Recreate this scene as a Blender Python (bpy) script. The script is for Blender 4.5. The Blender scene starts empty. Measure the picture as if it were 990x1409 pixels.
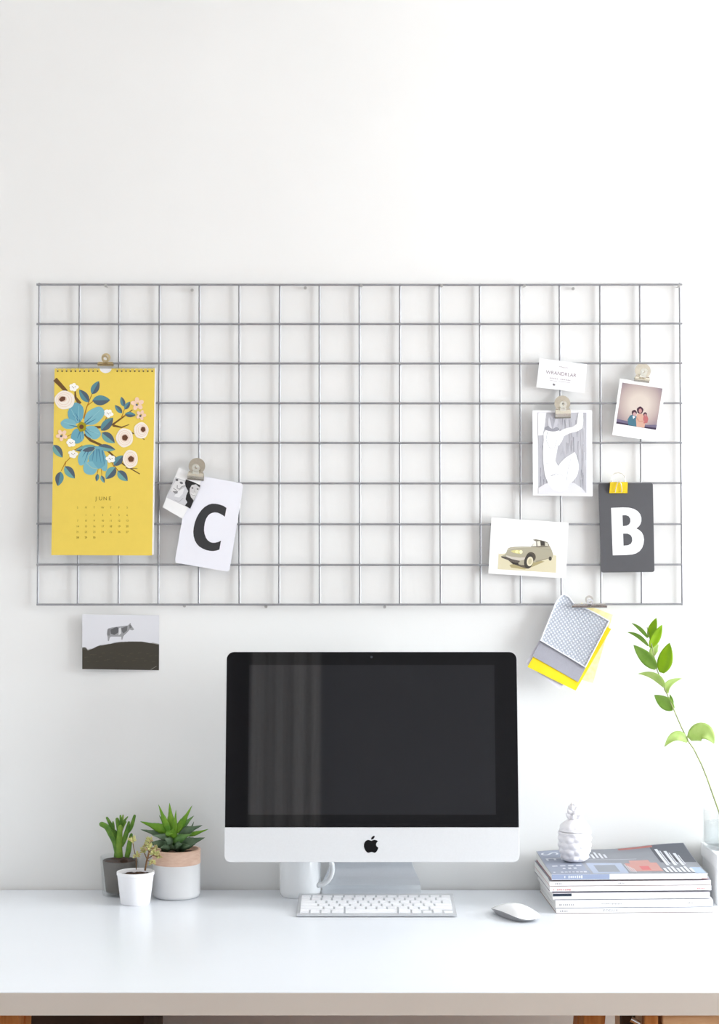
import bpy, bmesh, math, random
from mathutils import Vector, Matrix
random.seed(7)
C = bpy.context.scene
COL = C.collection

# ------------------------------------------------------------------ camera
F = 2317.0                       # focal length in pixels of the 990 x 1409 frame
CAM = Vector((0.0, -3.2, 1.37))
PITCH = math.radians(1.5)
cd = bpy.data.cameras.new('camera')
cam = bpy.data.objects.new('camera', cd)
COL.objects.link(cam)
cam.location = CAM
cam.rotation_euler = (math.pi / 2 + PITCH, 0, 0)
cd.sensor_fit = 'HORIZONTAL'
cd.sensor_width = 36.0
cd.lens = F / 990.0 * 36.0
cd.clip_start = 0.05
C.camera = cam

# ------------------------------------------------------------------ world, daylight, exposure
w = bpy.data.worlds.new('World')
C.world = w
w.use_nodes = True
w.node_tree.nodes['Background'].inputs[0].default_value = (0.80, 0.88, 1.0, 1)
w.node_tree.nodes['Background'].inputs[1].default_value = 1.0

ROOM_L, ROOM_R, ROOM_F, ROOM_H = -1.55, 3.0, -5.0, 2.75
WIN1 = (-1.95, -0.12, 0.62, 2.35)     # window_1 in the right wall: y0, y1, z0, z1
WIN_FILL = (1.3, 2.7, 0.35, 2.25)        # fill_window added behind the camera for fill light: x0, x1, z0, z1


def area(name, loc, rot, sx, sy, power, color):
    l = bpy.data.lights.new(name, 'AREA')
    l.shape = 'RECTANGLE'
    l.size, l.size_y = sx, sy
    l.energy = power
    l.color = color
    o = bpy.data.objects.new(name, l)
    COL.objects.link(o)
    o.location, o.rotation_euler = loc, rot
    return o


# daylight through the side window, plus an added faint fill behind the camera
area('daylight_side', (ROOM_R + 0.02, (WIN1[0] + WIN1[1]) / 2, (WIN1[2] + WIN1[3]) / 2), (0, math.radians(90), 0),
     WIN1[3] - WIN1[2], WIN1[1] - WIN1[0], 158, (0.94, 0.98, 1.0))
area('rear_fill', ((WIN_FILL[0] + WIN_FILL[1]) / 2, ROOM_F - 0.02, (WIN_FILL[2] + WIN_FILL[3]) / 2), (math.radians(90), 0, 0),
     WIN_FILL[1] - WIN_FILL[0], WIN_FILL[3] - WIN_FILL[2], 2, (0.97, 0.985, 1.0))
vs = C.view_settings
C.display_settings.display_device = 'sRGB'
vs.view_transform = 'Standard'
vs.look = 'None'
vs.gamma = 1.0
vs.use_curve_mapping = False
vs.exposure = 0.18


# ------------------------------------------------------------------ measuring helpers
def pix(px, py, off):
    """The point on the upright plane OFF metres in front of the wall that the photograph shows at px, py."""
    a, b = (px - 495.0) / F, -(py - 704.5) / F
    d = Vector((a, math.cos(PITCH) - b * math.sin(PITCH), math.sin(PITCH) + b * math.cos(PITCH)))
    t = (-off - CAM.y) / d.y
    return CAM + d * t


DESK = 0.74


def wx(px, off):
    return pix(px, 1000, off).x


# ------------------------------------------------------------------ materials
def lin(c):
    def f(v):
        v = v / 255.0
        return v / 12.92 if v <= 0.04045 else ((v + 0.055) / 1.055) ** 2.4
    return (f(c[0]), f(c[1]), f(c[2]), 1.0)


MATS = {}


def mat(name, rgb, rough=0.6, metal=0.0, spec=0.5, noise=0.0, nscale=40.0, bump=0.0, bscale=200.0, rgb2=None,
        trans=0.0, coat=0.0, ior=1.45, stretch=None, sub=0.0):
    if name in MATS:
        return MATS[name]
    m = bpy.data.materials.new(name)
    m.use_nodes = True
    nt = m.node_tree
    p = nt.nodes['Principled BSDF']
    p.inputs['Base Color'].default_value = lin(rgb)
    p.inputs['Roughness'].default_value = rough
    p.inputs['Metallic'].default_value = metal
    p.inputs['Specular IOR Level'].default_value = spec
    p.inputs['IOR'].default_value = ior
    p.inputs['Transmission Weight'].default_value = trans
    p.inputs['Coat Weight'].default_value = coat
    p.inputs['Coat Roughness'].default_value = 0.05
    if sub:
        p.inputs['Subsurface Weight'].default_value = sub
        p.inputs['Subsurface Scale'].default_value = 0.005
    tc = None
    if noise or bump or rgb2:
        tc = nt.nodes.new('ShaderNodeTexCoord')
        mp = nt.nodes.new('ShaderNodeMapping')
        nt.links.new(tc.outputs['Object'], mp.inputs['Vector'])
        if stretch:
            mp.inputs['Scale'].default_value = stretch
    if noise or rgb2:
        n = nt.nodes.new('ShaderNodeTexNoise')
        n.inputs['Scale'].default_value = nscale
        n.inputs['Detail'].default_value = 5
        nt.links.new(mp.outputs[0], n.inputs['Vector'])
        mx = nt.nodes.new('ShaderNodeMix')
        mx.data_type = 'RGBA'
        a = lin(rgb)
        b = lin(rgb2) if rgb2 else tuple(v * (1 - noise) for v in a[:3]) + (1,)
        mx.inputs[6].default_value = a
        mx.inputs[7].default_value = b
        rp = nt.nodes.new('ShaderNodeMapRange')
        rp.inputs[1].default_value, rp.inputs[2].default_value = 0.35, 0.65
        nt.links.new(n.outputs['Fac'], rp.inputs[0])
        nt.links.new(rp.outputs[0], mx.inputs[0])
        nt.links.new(mx.outputs[2], p.inputs['Base Color'])
    if bump:
        n2 = nt.nodes.new('ShaderNodeTexNoise')
        n2.inputs['Scale'].default_value = bscale
        n2.inputs['Detail'].default_value = 4
        nt.links.new(mp.outputs[0], n2.inputs['Vector'])
        bp = nt.nodes.new('ShaderNodeBump')
        bp.inputs['Strength'].default_value = bump
        bp.inputs['Distance'].default_value = 0.002
        nt.links.new(n2.outputs['Fac'], bp.inputs['Height'])
        nt.links.new(bp.outputs[0], p.inputs['Normal'])
    MATS[name] = m
    return m


def ink(rgb, rough=0.55):
    return mat('ink_%02x%02x%02x' % tuple(int(v) for v in rgb), rgb, rough=rough, spec=0.3)


def leaf_mat(name, rgb, rgb2, trans=0.35, nscale=60, rough=0.4):
    if name in MATS:
        return MATS[name]
    m = mat(name, rgb, rough=rough, rgb2=rgb2, nscale=nscale)
    nt = m.node_tree
    p = nt.nodes['Principled BSDF']
    out = nt.nodes['Material Output']
    tr = nt.nodes.new('ShaderNodeBsdfTranslucent')
    src = p.inputs['Base Color'].links[0].from_socket
    nt.links.new(src, tr.inputs['Color'])
    mx = nt.nodes.new('ShaderNodeMixShader')
    mx.inputs[0].default_value = trans
    nt.links.new(p.outputs[0], mx.inputs[1])
    nt.links.new(tr.outputs[0], mx.inputs[2])
    nt.links.new(mx.outputs[0], out.inputs['Surface'])
    return m


WALL = mat('wall_paint', (238, 238, 237), rough=0.9, spec=0.2, noise=0.025, nscale=3, bump=0.03, bscale=260)
CEIL = mat('ceiling_paint', (240, 240, 238), rough=0.95, spec=0.2, noise=0.02, nscale=3)
REARW = mat('rear_wall_paint', (150, 151, 156), rough=0.9, spec=0.2, noise=0.04, nscale=4)
WHITE_LAM = mat('white_laminate', (236, 240, 246), rough=0.28, spec=0.5, noise=0.012, nscale=6, bump=0.015, bscale=500)
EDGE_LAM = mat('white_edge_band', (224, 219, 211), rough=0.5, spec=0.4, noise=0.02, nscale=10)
WIRE = mat('zinc_wire', (164, 165, 169), rough=0.42, metal=0.65, noise=0.10, nscale=90)
NICKEL = mat('nickel_steel', (212, 206, 192), rough=0.22, metal=1.0, noise=0.08, nscale=120)
BRASSY = mat('pale_brass', (216, 200, 160), rough=0.3, metal=1.0, noise=0.08, nscale=120)
GOLD = mat('yellow_gold_enamel', (246, 214, 40), rough=0.22, metal=0.25, noise=0.1, nscale=80)
CHROME = mat('bright_chrome', (228, 228, 226), rough=0.16, metal=1.0, noise=0.05, nscale=100)
NAILM = mat('nail_steel', (200, 199, 197), rough=0.4, metal=0.8, noise=0.1, nscale=200)
PAPER = mat('white_paper', (240, 240, 243), rough=0.75, spec=0.3, noise=0.012, nscale=30)
PAPERG = mat('glossy_photo_paper', (243, 243, 243), rough=0.3, spec=0.4, noise=0.01, nscale=30)
ALU = mat('satin_aluminium', (232, 233, 235), rough=0.42, metal=0.3, spec=0.5, noise=0.02, nscale=300)
ALUK = mat('keyboard_aluminium', (206, 208, 212), rough=0.45, metal=0.4, noise=0.02, nscale=300)
ALU2 = mat('stand_aluminium', (222, 226, 231), rough=0.34, metal=0.5, noise=0.02, nscale=300)
BLACKG = mat('black_glass', (19, 19, 21), rough=0.03, spec=0.5, noise=0.05, nscale=20)
PANEL = mat('dark_display_panel', (29, 30, 33), rough=0.03, spec=0.85, noise=0.03, nscale=20)
BLACKP = mat('gloss_black_inlay', (16, 16, 18), rough=0.12, noise=0.05, nscale=50)
KEYM = mat('white_key_plastic', (240, 241, 245), rough=0.42, noise=0.01, nscale=80)
WHITEP = mat('white_plastic_gloss', (243, 244, 246), rough=0.12, coat=0.4, noise=0.01, nscale=20)
GREYP = mat('grey_plastic', (158, 158, 162), rough=0.4, noise=0.03, nscale=60)
CERAM = mat('white_glazed_ceramic', (238, 240, 242), rough=0.14, coat=0.3, noise=0.012, nscale=20)
CERAMB = mat('white_bisque_ceramic', (246, 244, 248), rough=0.5, noise=0.015, nscale=40, bump=0.05, bscale=300)
POTW = mat('white_matt_pot', (247, 247, 250), rough=0.5, noise=0.015, nscale=40, bump=0.04, bscale=250)
POTG = mat('offwhite_glazed_pot', (228, 228, 229), rough=0.22, noise=0.025, nscale=30)
CLAY = mat('pink_clay', (236, 203, 182), rough=0.8, rgb2=(226, 188, 165), nscale=70, bump=0.15, bscale=300, stretch=(1, 1, 6))
SOIL = mat('potting_soil', (46, 34, 27), rough=0.95, rgb2=(88, 58, 40), nscale=170, bump=0.8, bscale=300)
POTD = mat('dark_grey_pot', (108, 103, 98), rough=0.7, rgb2=(92, 86, 80), nscale=60)
WOODO = mat('orange_pine', (216, 152, 84), rough=0.55, rgb2=(188, 118, 56), nscale=14, stretch=(8, 8, 0.8), bump=0.1)
WOODL = mat('light_pine', (240, 202, 158), rough=0.55, rgb2=(222, 178, 130), nscale=14, stretch=(1.0, 8, 8), bump=0.1)
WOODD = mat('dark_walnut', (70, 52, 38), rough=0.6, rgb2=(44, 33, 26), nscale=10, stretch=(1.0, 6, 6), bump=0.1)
CURT = mat('pale_curtain_linen', (235, 233, 232), rough=0.9, noise=0.04, nscale=200)
FLOORW = mat('oak_floor', (140, 88, 40), rough=0.5, rgb2=(108, 64, 28), nscale=6, stretch=(1, 9, 1), bump=0.06)
FRAMEW = mat('window_frame_paint', (238, 238, 236), rough=0.4, noise=0.02, nscale=20)
BOXW = mat('white_card_box', (244, 245, 248), rough=0.6, noise=0.015, nscale=30)


def glass(name, rgb, gloss=1.0):
    """Thin clear glass: mostly see-through, mirror-like at grazing angles."""
    m = bpy.data.materials.new(name)
    m.use_nodes = True
    nt = m.node_tree
    nt.nodes.clear()
    out = nt.nodes.new('ShaderNodeOutputMaterial')
    tr = nt.nodes.new('ShaderNodeBsdfTransparent')
    tr.inputs[0].default_value = lin(rgb)
    gl = nt.nodes.new('ShaderNodeBsdfGlossy')
    gl.inputs['Roughness'].default_value = 0.02
    lw = nt.nodes.new('ShaderNodeLayerWeight')
    lw.inputs[0].default_value = 0.5
    pw = nt.nodes.new('ShaderNodeMath')
    pw.operation = 'POWER'
    pw.inputs[1].default_value = 4.0
    nt.links.new(lw.outputs['Facing'], pw.inputs[0])
    mu = nt.nodes.new('ShaderNodeMath')
    mu.operation = 'MULTIPLY_ADD'
    mu.inputs[1].default_value = 0.7 * gloss
    mu.inputs[2].default_value = 0.04 * gloss
    nt.links.new(pw.outputs[0], mu.inputs[0])
    mx = nt.nodes.new('ShaderNodeMixShader')
    nt.links.new(mu.outputs[0], mx.inputs[0])
    nt.links.new(tr.outputs[0], mx.inputs[1])
    nt.links.new(gl.outputs[0], mx.inputs[2])
    nt.links.new(mx.outputs[0], out.inputs['Surface'])
    return m


GLASS = glass('clear_glass', (253, 254, 254), 0.8)
WATER = glass('water', (251, 253, 254), 0.4)


# ------------------------------------------------------------------ mesh builder
def rot2(x, y, a):
    c, s = math.cos(a), math.sin(a)
    return x * c - y * s, x * s + y * c


class MB:
    def __init__(self):
        self.v, self.f, self.m, self.mats = [], [], [], []

    def mi(self, m):
        if m not in self.mats:
            self.mats.append(m)
        return self.mats.index(m)

    def face(self, pts, m):
        n = len(self.v)
        self.v += [Vector(p) for p in pts]
        self.f.append(list(range(n, n + len(pts))))
        self.m.append(self.mi(m))

    def mesh(self, vs_, fs_, m):
        n = len(self.v)
        self.v += [Vector(p) for p in vs_]
        i = self.mi(m)
        for f in fs_:
            self.f.append([n + k for k in f])
            self.m.append(i)

    def prism(self, front, back, m, side=None):
        """Two matching loops joined by side faces."""
        n = len(front)
        vs_ = list(front) + list(back)
        fs_ = [list(range(n)), list(range(2 * n - 1, n - 1, -1))]
        self.mesh(vs_, fs_, m)
        k = len(self.v) - 2 * n
        i = self.mi(side or m)
        for a in range(n):
            b = (a + 1) % n
            self.f.append([k + a, k + n + a, k + n + b, k + b])
            self.m.append(i)

    def box(self, lo, hi, m):
        x0, y0, z0 = lo
        x1, y1, z1 = hi
        v = [(x0, y0, z0), (x1, y0, z0), (x1, y1, z0), (x0, y1, z0), (x0, y0, z1), (x1, y0, z1), (x1, y1, z1), (x0, y1, z1)]
        f = [(0, 3, 2, 1), (4, 5, 6, 7), (0, 1, 5, 4), (1, 2, 6, 5), (2, 3, 7, 6), (3, 0, 4, 7)]
        self.mesh(v, f, m)

    def tube(self, pts, radii, m, seg=10, cap=True, closed=False, flat=1.0):
        pts = [Vector(p) for p in pts]
        if not isinstance(radii, (list, tuple)):
            radii = [radii] * len(pts)
        vs_, fs_ = [], []
        prev = None
        N = len(pts)
        for i, p in enumerate(pts):
            if closed:
                t = (pts[(i + 1) % N] - pts[i - 1]).normalized()
            else:
                t = (pts[min(i + 1, N - 1)] - pts[max(i - 1, 0)]).normalized()
            if prev is None:
                a = Vector((0, -1, 0)) if abs(t.y) < 0.9 else Vector((1, 0, 0))
                u = (a - t * a.dot(t)).normalized()
            else:
                u = (prev - t * prev.dot(t)).normalized()
            prev = u
            q = t.cross(u)
            for k in range(seg):
                an = 2 * math.pi * k / seg
                vs_.append(p + (u * math.cos(an) * flat + q * math.sin(an)) * radii[i])
        R = N if closed else N - 1
        for i in range(R):
            for k in range(seg):
                a, b = i * seg + k, i * seg + (k + 1) % seg
                c, d = ((i + 1) % N) * seg + (k + 1) % seg, ((i + 1) % N) * seg + k
                fs_.append((a, b, c, d))
        if cap and not closed:
            fs_.append(tuple(range(seg - 1, -1, -1)))
            fs_.append(tuple(range((N - 1) * seg, N * seg)))
        self.mesh(vs_, fs_, m)

    def lathe(self, prof, cx, cy, m, seg=48, fn=None):
        vs_, fs_, rows = [], [], []
        for (r, z) in prof:
            if r < 1e-6:
                rows.append([len(vs_)])
                vs_.append((cx, cy, z))
            else:
                row = []
                for k in range(seg):
                    t = 2 * math.pi * k / seg
                    rr = r + (fn(t, z) if fn else 0)
                    row.append(len(vs_))
                    vs_.append((cx + rr * math.cos(t), cy + rr * math.sin(t), z))
                rows.append(row)
        for a, b in zip(rows, rows[1:]):
            for k in range(seg):
                k2 = (k + 1) % seg
                if len(a) == 1 and len(b) == 1:
                    continue
                if len(a) == 1:
                    fs_.append((a[0], b[k2], b[k]))
                elif len(b) == 1:
                    fs_.append((a[k], a[k2], b[0]))
                else:
                    fs_.append((a[k], a[k2], b[k2], b[k]))
        self.mesh(vs_, fs_, m)

    def grid(self, fn, nu, nv, m, thick=None):
        """fn(u, v) -> point; with thick(u, v) -> offset vector a closed sheet."""
        top = [Vector(fn(i / nu, j / nv)) for j in range(nv + 1) for i in range(nu + 1)]
        W = nu + 1
        fs_ = [(j * W + i, j * W + i + 1, (j + 1) * W + i + 1, (j + 1) * W + i) for j in range(nv) for i in range(nu)]
        if thick is None:
            self.mesh(top, fs_, m)
            return
        bot = [Vector(fn(i / nu, j / nv)) + Vector(thick(i / nu, j / nv)) for j in range(nv + 1) for i in range(nu + 1)]
        n = len(top)
        ff = fs_ + [tuple(n + k for k in reversed(f)) for f in fs_]
        for i in range(nu):
            ff.append((i + 1, i, n + i, n + i + 1))
            a = nv * W + i
            ff.append((a, a + 1, n + a + 1, n + a))
        for j in range(nv):
            a, b = j * W, (j + 1) * W
            ff.append((a, b, n + b, n + a))
            a, b = a + nu, b + nu
            ff.append((b, a, n + a, n + b))
        self.mesh(top + bot, ff, m)

    def build(self, name, parent=None, smooth=False, bevel=0.0, origin=None, seg=2, keep=False, angle=30):
        org = Vector(origin) if origin else Vector((0, 0, 0))
        pl = Vector((0, 0, 0))
        q = parent
        while q is not None:
            pl += q.location
            q = q.parent
        me = bpy.data.meshes.new(name)
        base = pl + org if parent is None else pl
        me.from_pydata([v - base for v in self.v], [], self.f)
        for m in self.mats:
            me.materials.append(m)
        for p, i in zip(me.polygons, self.m):
            p.material_index = i
        bm = bmesh.new()
        bm.from_mesh(me)
        if not keep:
            bmesh.ops.remove_doubles(bm, verts=bm.verts, dist=1e-6)
            bmesh.ops.recalc_face_normals(bm, faces=bm.faces)
        if bevel:
            es = [e for e in bm.edges if len(e.link_faces) == 2 and e.calc_face_angle(0) > math.radians(angle)]
            bmesh.ops.bevel(bm, geom=es, offset=bevel, segments=seg, affect='EDGES', profile=0.6, clamp_overlap=True)
        bm.to_mesh(me)
        bm.free()
        if smooth:
            for p in me.polygons:
                p.use_smooth = True
            if smooth != 'all':
                try:
                    me.set_sharp_from_angle(angle=math.radians(40))
                except Exception:
                    pass
        o = bpy.data.objects.new(name, me)
        COL.objects.link(o)
        if parent is not None:
            o.parent = parent
        else:
            o.location = org
        return o


def tag(o, label, cat, group=None):
    o['label'], o['category'] = label, cat
    if group:
        o['group'] = group
    return o


def thing(name, loc, label, cat, group=None):
    o = bpy.data.objects.new(name, None)
    COL.objects.link(o)
    o.location = loc
    o.empty_display_size = 0.02
    return tag(o, label, cat, group)


def struct(mb, name, **k):
    o = mb.build(name, **k)
    o['kind'] = 'structure'
    return o


# ------------------------------------------------------------------ flat print on paper
_FONT_CACHE = {}


def glyphs(s, font=None):
    if s in _FONT_CACHE:
        return _FONT_CACHE[s]
    cu = bpy.data.curves.new('t', 'FONT')
    cu.body = s
    cu.size = 1.0
    cu.align_x, cu.align_y = 'CENTER', 'CENTER'
    ob = bpy.data.objects.new('t', cu)
    me = bpy.data.meshes.new_from_object(ob)
    r = ([tuple(v.co) for v in me.vertices], [tuple(p.vertices) for p in me.polygons])
    bpy.data.objects.remove(ob)
    bpy.data.curves.remove(cu)
    bpy.data.meshes.remove(me)
    _FONT_CACHE[s] = r
    return r


def blur_glyphs(n, seed=0):
    """n tiny unreadable letter-sized marks in a row, centred, for print too small to read in the photograph"""
    rn = random.Random(n * 13 + seed)
    vs_, fs_, x = [], [], -0.31 * n
    for k in range(n):
        w_, h_ = rn.uniform(0.28, 0.48), rn.uniform(0.24, 0.36)
        if rn.random() > 0.12:
            b_ = len(vs_)
            vs_ += [(x, -h_, 0), (x + w_, -h_, 0), (x + w_, h_, 0), (x, h_, 0)]
            fs_.append((b_, b_ + 1, b_ + 2, b_ + 3))
        x += 0.62
    return vs_, fs_


class Print:
    """Ink shapes measured in a magnified crop (x0, y0, scale) and laid flat on a sheet whose distance is off(px, py)."""

    def __init__(self, x0, y0, sc, off, step=0.000003, first=0.00008):
        self.t = (x0, y0, sc)
        self.off = off
        self.mb = MB()
        self.d = first
        self.step = step

    def P(self, p):
        x, y = p[0] / self.t[2] + self.t[0], p[1] / self.t[2] + self.t[1]
        return pix(x, y, self.off(x, y) + self.d)

    def poly(self, pts, m):
        self.mb.face([self.P(p) for p in pts], m)
        self.d += self.step

    def ell(self, cx, cy, rx, ry, m, rot=0, n=18, wob=0.0, a0=0, a1=360):
        r = math.radians(rot)
        pts = []
        for k in range(n):
            t = math.radians(a0 + (a1 - a0) * k / (n if a1 - a0 == 360 else n - 1))
            q = 1 + wob * math.sin(5 * t + cx)
            x, y = rot2(rx * q * math.cos(t), ry * q * math.sin(t), r)
            pts.append((cx + x, cy + y))
        self.poly(pts, m)

    def ring(self, cx, cy, rx, ry, wd, m, n=18):
        o = [(cx + rx * math.cos(6.2832 * k / n), cy + ry * math.sin(6.2832 * k / n)) for k in range(n)]
        i = [(cx + (rx - wd) * math.cos(6.2832 * k / n), cy + (ry - wd) * math.sin(6.2832 * k / n)) for k in range(n)]
        for k in range(n):
            k2 = (k + 1) % n
            self.mb.face([self.P(o[k]), self.P(o[k2]), self.P(i[k2]), self.P(i[k])], m)
        self.d += self.step

    def leaf(self, b, t, wd, ma, mb_, n=8):
        dx, dy = t[0] - b[0], t[1] - b[1]
        L = math.hypot(dx, dy)
        ux, uy = dx / L, dy / L
        up, dn = [], []
        for k in range(n + 1):
            s = k / n
            h = wd / 2 * (math.sin(math.pi * s ** 0.85) ** 0.8 if 0 < s < 1 else 0)
            x, y = b[0] + dx * s, b[1] + dy * s
            up.append((x - uy * h, y + ux * h))
            dn.append((x + uy * h, y - ux * h))
        mid = [(b[0] + dx * k / n, b[1] + dy * k / n) for k in range(n, -1, -1)]
        self.poly(up[:-1] + mid[:-1], ma)
        self.poly(dn[:-1] + mid[:-1], mb_)

    def stroke(self, pts, w0, w1, m):
        n = len(pts)
        L, R = [], []
        for i, p in enumerate(pts):
            a, b = pts[max(i - 1, 0)], pts[min(i + 1, n - 1)]
            dx, dy = b[0] - a[0], b[1] - a[1]
            l = math.hypot(dx, dy) or 1
            h = (w0 + (w1 - w0) * i / (n - 1)) / 2
            L.append((p[0] - dy / l * h, p[1] + dx / l * h))
            R.append((p[0] + dy / l * h, p[1] - dx / l * h))
        self.poly(L + R[::-1], m)

    def text(self, s, cx, cy, size, m, rot=0, sx=1.0):
        vs_, fs_ = glyphs(s)
        r = math.radians(rot)
        out = []
        for v in vs_:
            x, y = rot2(v[0] * size * sx, -v[1] * size, r)
            out.append(self.P((cx + x, cy + y)))
        self.mb.mesh(out, fs_, m)
        self.d += self.step

    def build(self, name, parent):
        o = self.mb.build(name, parent, keep=True)
        self.mb = MB()
        return o


def round_quad(c, r, n=5):
    """Four corners (any quad, pixels) with rounded corners."""
    if r <= 0:
        return list(c)
    out = []
    for i in range(4):
        p, a, b = Vector(c[i]), Vector(c[i - 1]), Vector(c[(i + 1) % 4])
        ua, ub = (a - p).normalized(), (b - p).normalized()
        p0, p1 = p + ua * r, p + ub * r
        for k in range(n + 1):
            t = k / n
            q = p0 * (1 - t) ** 2 + p * 2 * t * (1 - t) + p1 * t * t
            out.append((q.x, q.y))
    return out


def sheet(mb, pts, off, th, m, side=None):
    """A flat sheet: pixel outline at distance off(px, py), th metres thick towards the wall."""
    fr = [pix(x, y, off(x, y)) for x, y in pts]
    bk = [p + Vector((0, th, 0)) for p in fr]
    mb.prism(fr, bk, m, side)


def flat_off(v):
    return lambda x, y: v

# ================================================================== THE SETTING
b = MB()
b.box((ROOM_L - 0.1, 0, 0), (ROOM_R + 0.1, 0.12, ROOM_H), WALL)
struct(b, 'wall_back')
b = MB()
b.box((ROOM_L - 0.1, ROOM_F - 0.1, 0), (ROOM_L, 0, ROOM_H), WALL)
struct(b, 'wall_left')
b = MB()
y0, y1, z0, z1 = WIN1
b.box((ROOM_R, ROOM_F - 0.1, 0), (ROOM_R + 0.12, y0, ROOM_H), WALL)
b.box((ROOM_R, y1, 0), (ROOM_R + 0.12, 0, ROOM_H), WALL)
b.box((ROOM_R, y0, 0), (ROOM_R + 0.12, y1, z0), WALL)
b.box((ROOM_R, y0, z1), (ROOM_R + 0.12, y1, ROOM_H), WALL)
struct(b, 'wall_right')
b = MB()
x0, x1, z0, z1 = WIN_FILL
b.box((ROOM_L, ROOM_F - 0.12, 0), (x0, ROOM_F, ROOM_H), REARW)
b.box((x1, ROOM_F - 0.12, 0), (ROOM_R, ROOM_F, ROOM_H), REARW)
b.box((x0, ROOM_F - 0.12, 0), (x1, ROOM_F, z0), REARW)
b.box((x0, ROOM_F - 0.12, z1), (x1, ROOM_F, ROOM_H), REARW)
struct(b, 'wall_front')
b = MB()
b.box((ROOM_L - 0.1, ROOM_F - 0.12, -0.1), (ROOM_R + 0.12, 0.12, 0), FLOORW)
struct(b, 'floor')
b = MB()
b.box((ROOM_L - 0.1, ROOM_F - 0.12, ROOM_H), (ROOM_R + 0.12, 0.12, ROOM_H + 0.1), CEIL)
struct(b, 'ceiling')
b = MB()
b.box((ROOM_L, -0.015, 0), (ROOM_R, 0, 0.09), FRAMEW)
struct(b, 'baseboard_back')
# window frames in the side opening and the added rear fill opening
b = MB()
y0, y1, z0, z1 = WIN1
for lo, hi in (((y0, z0), (y0 + 0.05, z1)), ((y1 - 0.05, z0), (y1, z1)), ((y0, z0), (y1, z0 + 0.05)), ((y0, z1 - 0.05), (y1, z1)),
               (((y0 + y1) / 2 - 0.02, z0), ((y0 + y1) / 2 + 0.02, z1))):
    b.box((ROOM_R - 0.03, lo[0], lo[1]), (ROOM_R + 0.01, hi[0], hi[1]), FRAMEW)
struct(b, 'window_1')
b = MB()
x0, x1, z0, z1 = WIN_FILL
for lo, hi in (((x0, z0), (x0 + 0.05, z1)), ((x1 - 0.05, z0), (x1, z1)), ((x0, z0), (x1, z0 + 0.05)), ((x0, z1 - 0.05), (x1, z1)),
               (((x0 + x1) / 2 - 0.02, z0), ((x0 + x1) / 2 + 0.02, z1))):
    b.box((lo[0], ROOM_F - 0.01, lo[1]), (hi[0], ROOM_F + 0.03, hi[1]), FRAMEW)
struct(b, 'fill_window')

# pale curtain on the far side of the room: seen only as the striped reflection in the dark screen
def curtain_pt(u, v):
    x = -0.505 + 0.325 * u
    return (x, ROOM_F + 0.10 + 0.022 * math.sin(u * 22) + 0.012 * math.sin(u * 51 + 1), 0.02 + 2.35 * (1 - v))


t = thing('curtain', (-0.37, ROOM_F + 0.1, 0.02), 'pale linen curtain, mirrored as upright stripes in the dark computer screen', 'curtain')
b = MB()
b.grid(curtain_pt, 60, 6, CURT, thick=lambda u, v: (0, -0.003, 0))
b.build('drape', t, smooth='all')
b = MB()
b.tube([(-0.75, ROOM_F + 0.1, 2.39), (0.0, ROOM_F + 0.1, 2.39)], 0.012, NICKEL)
b.tube([(-0.73, ROOM_F + 0.1, 2.39), (-0.73, ROOM_F, 2.39)], 0.008, NICKEL)
b.tube([(-0.02, ROOM_F + 0.1, 2.39), (-0.02, ROOM_F, 2.39)], 0.008, NICKEL)
b.build('curtain_rod', t)

# ================================================================== DESK AND WHAT STANDS UNDER IT
t = desk = thing('desk', (0.0, -0.376, 0.0), 'long white laminate desk with a plain front edge, standing against the white wall', 'desk')
b = MB()
b.box((-1.15, -0.748, 0.706), (1.15, -0.004, DESK), WHITE_LAM)
b.build('desk_top', t, bevel=0.0012)
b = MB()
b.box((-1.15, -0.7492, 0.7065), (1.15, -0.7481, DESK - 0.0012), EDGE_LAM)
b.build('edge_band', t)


def desk_leg(x, lean):
    """A wooden leg frame: two slightly leaning posts, a short beam, a rail."""
    t = desk
    b = MB()
    b.box((x - 0.012, -0.663, 0.655), (x + 0.012, -0.647, 0.7055), WOODO)
    b.build('leg_beam', t, bevel=0.002)
    for yy in (-0.685, -0.625):
        b = MB()
        p0, p1 = Vector((x, yy, 0.7055)), Vector((x + lean, yy, 0.0))
        hw, hd = 0.016, 0.022
        lo = [p1 + Vector((-hw, -hd, 0)), p1 + Vector((hw, -hd, 0)), p1 + Vector((hw, hd, 0)), p1 + Vector((-hw, hd, 0))]
        hi = [p0 + Vector((-hw, -hd, 0)), p0 + Vector((hw, -hd, 0)), p0 + Vector((hw, hd, 0)), p0 + Vector((-hw, hd, 0))]
        b.prism(lo, hi, WOODO)
        b.build('leg', t, bevel=0.002)['label'] = 'orange pine desk leg'
    b = MB()
    xr = x + lean * 0.57
    b.box((xr - 0.010, -0.664, 0.28), (xr + 0.010, -0.646, 0.32), WOODO)
    b.build('leg_rail', t)


desk_leg(-0.517, -0.02)
desk_leg(0.347, -0.06)

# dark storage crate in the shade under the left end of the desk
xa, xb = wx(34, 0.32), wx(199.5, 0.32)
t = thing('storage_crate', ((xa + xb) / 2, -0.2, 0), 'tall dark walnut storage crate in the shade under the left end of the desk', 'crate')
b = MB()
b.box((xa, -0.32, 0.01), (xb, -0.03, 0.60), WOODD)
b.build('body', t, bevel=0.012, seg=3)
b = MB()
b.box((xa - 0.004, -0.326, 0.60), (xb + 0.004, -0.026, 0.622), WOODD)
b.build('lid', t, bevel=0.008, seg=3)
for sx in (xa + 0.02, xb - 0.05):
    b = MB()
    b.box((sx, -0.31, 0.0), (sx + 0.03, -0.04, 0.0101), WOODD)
    b.build('runner', t)

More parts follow.
